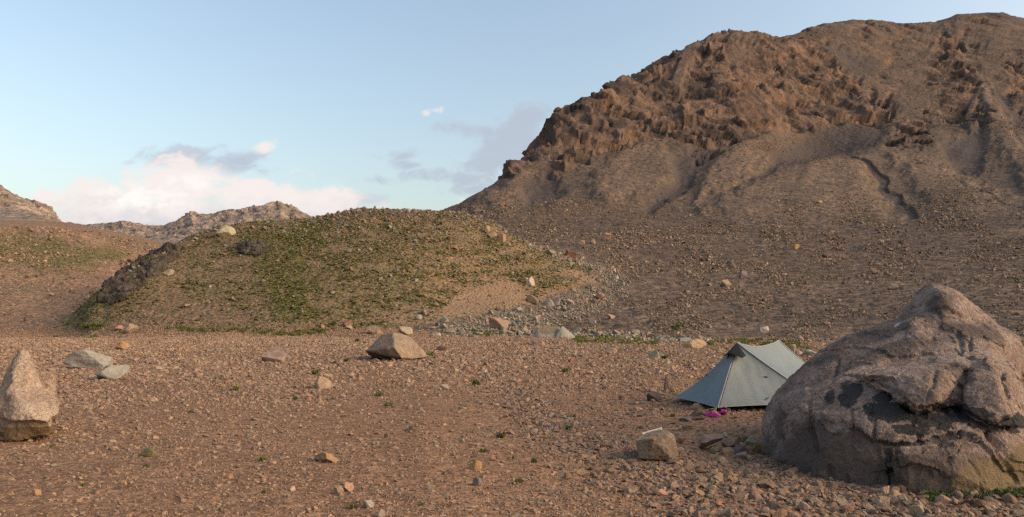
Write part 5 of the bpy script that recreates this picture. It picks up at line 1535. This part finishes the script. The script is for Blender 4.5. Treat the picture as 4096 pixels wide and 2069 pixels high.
bone = link('bone', mesh_from('bone', Vb - bb, np.concatenate([Fo, Fi + n0, np.array(rim), np.array(endc)]), True, m_bone), label='weathered white hollow bone lying on the flat top of the blocky rock', category='bone')
bone.location = bb

# ------------------------------------------------------------------ grass tufts and turf strips
m_grass, T = new_mat('grass blades')
tint = T.attr('tint', 'Color')
principled(T, tint, .8, spec=.15)
m_tuft, T = new_mat('tuft blades')
principled(T, T.mix(1.0, T.n('ShaderNodeObjectInfo').outputs['Color'], T.attr('tint', 'Color'), 'MULTIPLY'), .8, spec=.15)


def blades(centres, h, spread, rng, n_each, cols, width=.1):
    """crossed curved blades; centres (n,3)"""
    n = len(centres) * n_each
    c = np.repeat(centres, n_each, 0)
    hh = np.repeat(np.broadcast_to(h, len(centres)), n_each) * rng.uniform(.5, 1.15, n)
    sp_ = np.repeat(np.broadcast_to(spread, len(centres)), n_each)
    a = rng.random(n) * 6.283
    rr_ = sp_ * np.sqrt(rng.random(n)) * .8
    b = rng.random(n) * 6.283
    root = c + np.stack([np.cos(b) * rr_, np.sin(b) * rr_, 0 * b], -1)
    lean = np.stack([np.cos(a), np.sin(a), 0 * a], -1) * (hh * rng.uniform(.2, .8, n))[:, None]
    side = np.stack([-np.sin(a), np.cos(a), 0 * a], -1) * (hh * width)[:, None]
    up = np.stack([0 * hh, 0 * hh, hh], -1)
    v = np.stack([root - side * .5, root + side * .5, root + lean * .35 + up * .65 + side * .4, root + lean * .35 + up * .65 - side * .4, root + lean + up], 1)
    q = np.arange(n)[:, None] * 5
    tri = np.concatenate([q + np.array([[0, 1, 2]]), q + np.array([[0, 2, 3]]), q + np.array([[3, 2, 4]])])
    col = cols[rng.integers(0, len(cols), n)] * rng.uniform(.7, 1.25, (n, 1))
    return v.reshape(-1, 3), tri, np.repeat(col, 5, 0)


GR = np.array([(.075, .10, .025), (.10, .115, .035), (.055, .075, .02), (.17, .15, .06)])
rng = np.random.default_rng(5)
# strip of turf along the foot of the slope
pts, hts = [], []
for poly, n, dr in (([(2280, 1352), (2420, 1348), (2560, 1356), (2650, 1366), (2620, 1380), (2440, 1376), (2300, 1372)], 2600, (45, 90)), ([(2830, 1358), (3000, 1360), (3130, 1362), (3240, 1382), (3230, 1402), (3000, 1380), (2850, 1375)], 1700, (40, 80)),
                    ([(330, 1300), (420, 1304), (420, 1318), (330, 1316)], 400, (80, 120)), ([(670, 1308), (980, 1318), (1230, 1330), (1220, 1346), (1000, 1336), (680, 1322)], 1000, (70, 110)), ([(1880, 1322), (2020, 1335), (2000, 1352), (1880, 1345)], 500, (60, 100)),
                    ([(1210, 1322), (1290, 1320), (1300, 1335), (1220, 1345)], 500, (60, 100))):
    poly = np.array(poly, float)
    lo, hi = poly.min(0), poly.max(0)
    k = 0
    while k < n:
        q = rng.uniform(lo, hi, (n, 2))
        q = q[sdpoly(q[:, 0], q[:, 1], poly) + 5 * pnoise(np.stack([q[:, 0] / 40, q[:, 1] / 12, 0 * q[:, 0]], -1), 3) > 0]
        keep_ = pnoise(np.stack([q[:, 0] / 26, q[:, 1] / 7, 0 * q[:, 0]], -1), 9) > .08
        for a, b in q[keep_][:n - k]:
            d = np.clip(ground_d(a, b), *dr)
            x = (a - CX) / F * d
            pts.append((x, d, ground_z(x, d) - .01))
            hts.append(d * rng.uniform(4, 12) / F)
        k += max(1, keep_.sum())
pts, hts = np.array(pts), np.array(hts)
v, f, c = blades(pts, hts, hts * 1.3, rng, 7, GR * np.array([1.15, 1.05, 1.0]), .22)
link('grass', mesh_from('grass', v, f, False, m_grass, colors={'tint': c}), kind='stuff', label='strips of short green turf along the foot of the hill and behind the tent', category='grass')
# weeds under the great boulder
pts = []
for _ in range(170):
    a = rng.uniform(3690, 4180)
    b = 1972 + 26 * rng.random() - 10 * sstep(np.array(a), 3950, 4150) + (0 if a > 3800 else 8)
    d = F * EYE / (b - HY)
    pts.append(((a - CX) / F * d, d, ground_z((a - CX) / F * d, d)))
pts = np.array(pts)
v, f, c = blades(pts, rng.uniform(.02, .065, len(pts)), .045, rng, 34, np.array([(.07, .10, .028), (.11, .13, .04), (.05, .07, .02), (.16, .16, .07)]), .15)
link('weeds', mesh_from('weeds', v, f, False, m_grass, colors={'tint': c}), kind='stuff', label='low green weeds growing along the foot of the great boulder', category='weeds')

TUFTS = [  # px, foot py, width px, colour, label
    (873, 1518, 34, 'green tuft beside scattered stones left of the wedge-shaped rock'), (945, 1562, 30, 'bright green tuft below left of the wedge-shaped rock'), (762, 1652, 28, 'thin green tuft in the middle of the left gravel'),
    (1262, 1498, 34, 'dark flat tuft above the wedge-shaped rock'), (1335, 1552, 16, 'small bright tuft touching the right side of the wedge-shaped rock'), (1520, 1584, 52, 'wide dark grass tuft right of the wedge-shaped rock'),
    (1905, 1542, 40, 'green tuft at the head of the cobble channel'), (2262, 1490, 44, 'flat green tuft in the middle distance left of the tent'), (2005, 1752, 46, 'bushy green tuft, largest in the cobble channel'),
    (1935, 1808, 44, 'bright green pointed tuft left of the cobble channel'), (2080, 2000 - 72, 46, 'greyish feathery tuft in the near gravel'), (1414, 2036, 40, 'pale green succulent tuft near the bottom edge'),
    (584, 1868, 30, 'little green tuft below the mossy stone'), (212, 1788, 22, 'small bright tuft, upper one of the pair at lower left'), (88, 1856, 26, 'small bright tuft, lower one of the pair at lower left'), (60, 1818, 20, 'tiny green tuft near the left edge'),
    (1050, 1845, 34, 'green tuft beside the dark stones left of the flat slab'), (1056, 1972, 32, 'green tuft in the near gravel left of the pink-orange stone'), (1385, 1448, 26, 'small dark tuft left of the big tilted boulder'),
    (1720, 1424, 44, 'green tuft tucked under the right tip of the big tilted boulder'), (1890, 1948 - 100, 26, 'thin tuft beside the orange-brown stone'), (2275, 1720, 34, 'flat tuft in the cobble channel nearest the blocky rock'),
    (2050, 1834, 26, 'small tuft in the middle of the cobbles'), (2135, 1850, 34, 'dark tuft at the lower edge of the cobbles'), (1685, 2022, 30, 'sparse tuft at the bottom edge in the middle'), (1555, 1624, 40, 'grey-green low tuft below the wide dark tuft'),
    (1430, 1368, 26, 'small green tuft near the brown boulder behind the tilted one'), (1455, 1376, 22, 'tiny tuft right of the one near the brown boulder'), (3310 - 620, 1668, 26, 'low tuft on trodden earth left of the pile under the tent hem'), (2720, 1310, 60, 'dark green cushion, larger of two on the slope above the tent'),
    (2700, 1318 + 4, 34, 'dark green cushion, smaller of two on the slope above the tent'), (330, 1985 - 40, 24, 'faint tuft in the left near gravel'), (180, 1915, 20, 'dot of green left of the orange stone'), (1180, 1600, 26, 'dry tuft in the middle of the gravel'),
    (375, 1350, 34, 'yellow-green flat cushion at the far edge of the gravel on the left'), (222, 1350, 24, 'dark round cushion at the far edge of the gravel, leftmost'), (2660, 1428 + 10, 30, 'dry tuft in front of the grey-green tooth-shaped rock'), (3060, 1905, 40, 'sparse tuft among the cobbles near the stone pile'),
]
tl_ = []
for k in range(5):
    rg = np.random.default_rng(300 + k)
    v, f, c = blades(np.zeros((1, 3)), .55 + .25 * (k % 2), .5, rg, 70, np.array([(1, 1, 1), (.75, .8, .7), (1.3, 1.2, 1.0), (1.7, 1.4, 1.0)]), .12)
    tl_.append(mesh_from('grass_tuft', v, f, False, m_tuft, colors={'tint': c}))
for k, (px, py, w, lab) in enumerate(TUFTS):
    d = ground_d(px, py)
    x = (px - CX) / F * d
    o = link('grass_tuft', tl_[k % 5], label=lab, category='grass tuft')
    o.location = (x, d, ground_z(x, d) - .005)
    s = w / F * d * 1.0
    o.scale = (s, s, s * .8)
    o.rotation_euler = (0, 0, k * 1.3)
    o.color = (*((.055, .085, .022), (.085, .115, .03), (.09, .10, .045))[k % 3], 1)
# many small tufts on the flat
n = 700
rg = np.random.default_rng(77)
w = (AREA * INVIEW * on_flat * (.3 + rough_patch) / np.maximum(D, 6) ** 1.5)[:-1, :-1].ravel()
cell = rg.choice(w.size, n, p=w / w.sum())
pp = LAND[cell // (NC - 1), cell % (NC - 1)]
v, f, c = blades(pp, np.clip(pp[:, 1] * rg.uniform(1, 4.5, n) / F * 2.2, .012, .25), np.clip(pp[:, 1] * rg.uniform(1, 4.5, n) / F * 2, .01, .2), rg, 22, GR, .14)
link('sparse_grass', mesh_from('sparse_grass', v, f, False, m_grass, colors={'tint': c}), kind='stuff', label='tiny sparse green sprouts between the stones of the gravel flat', category='grass')
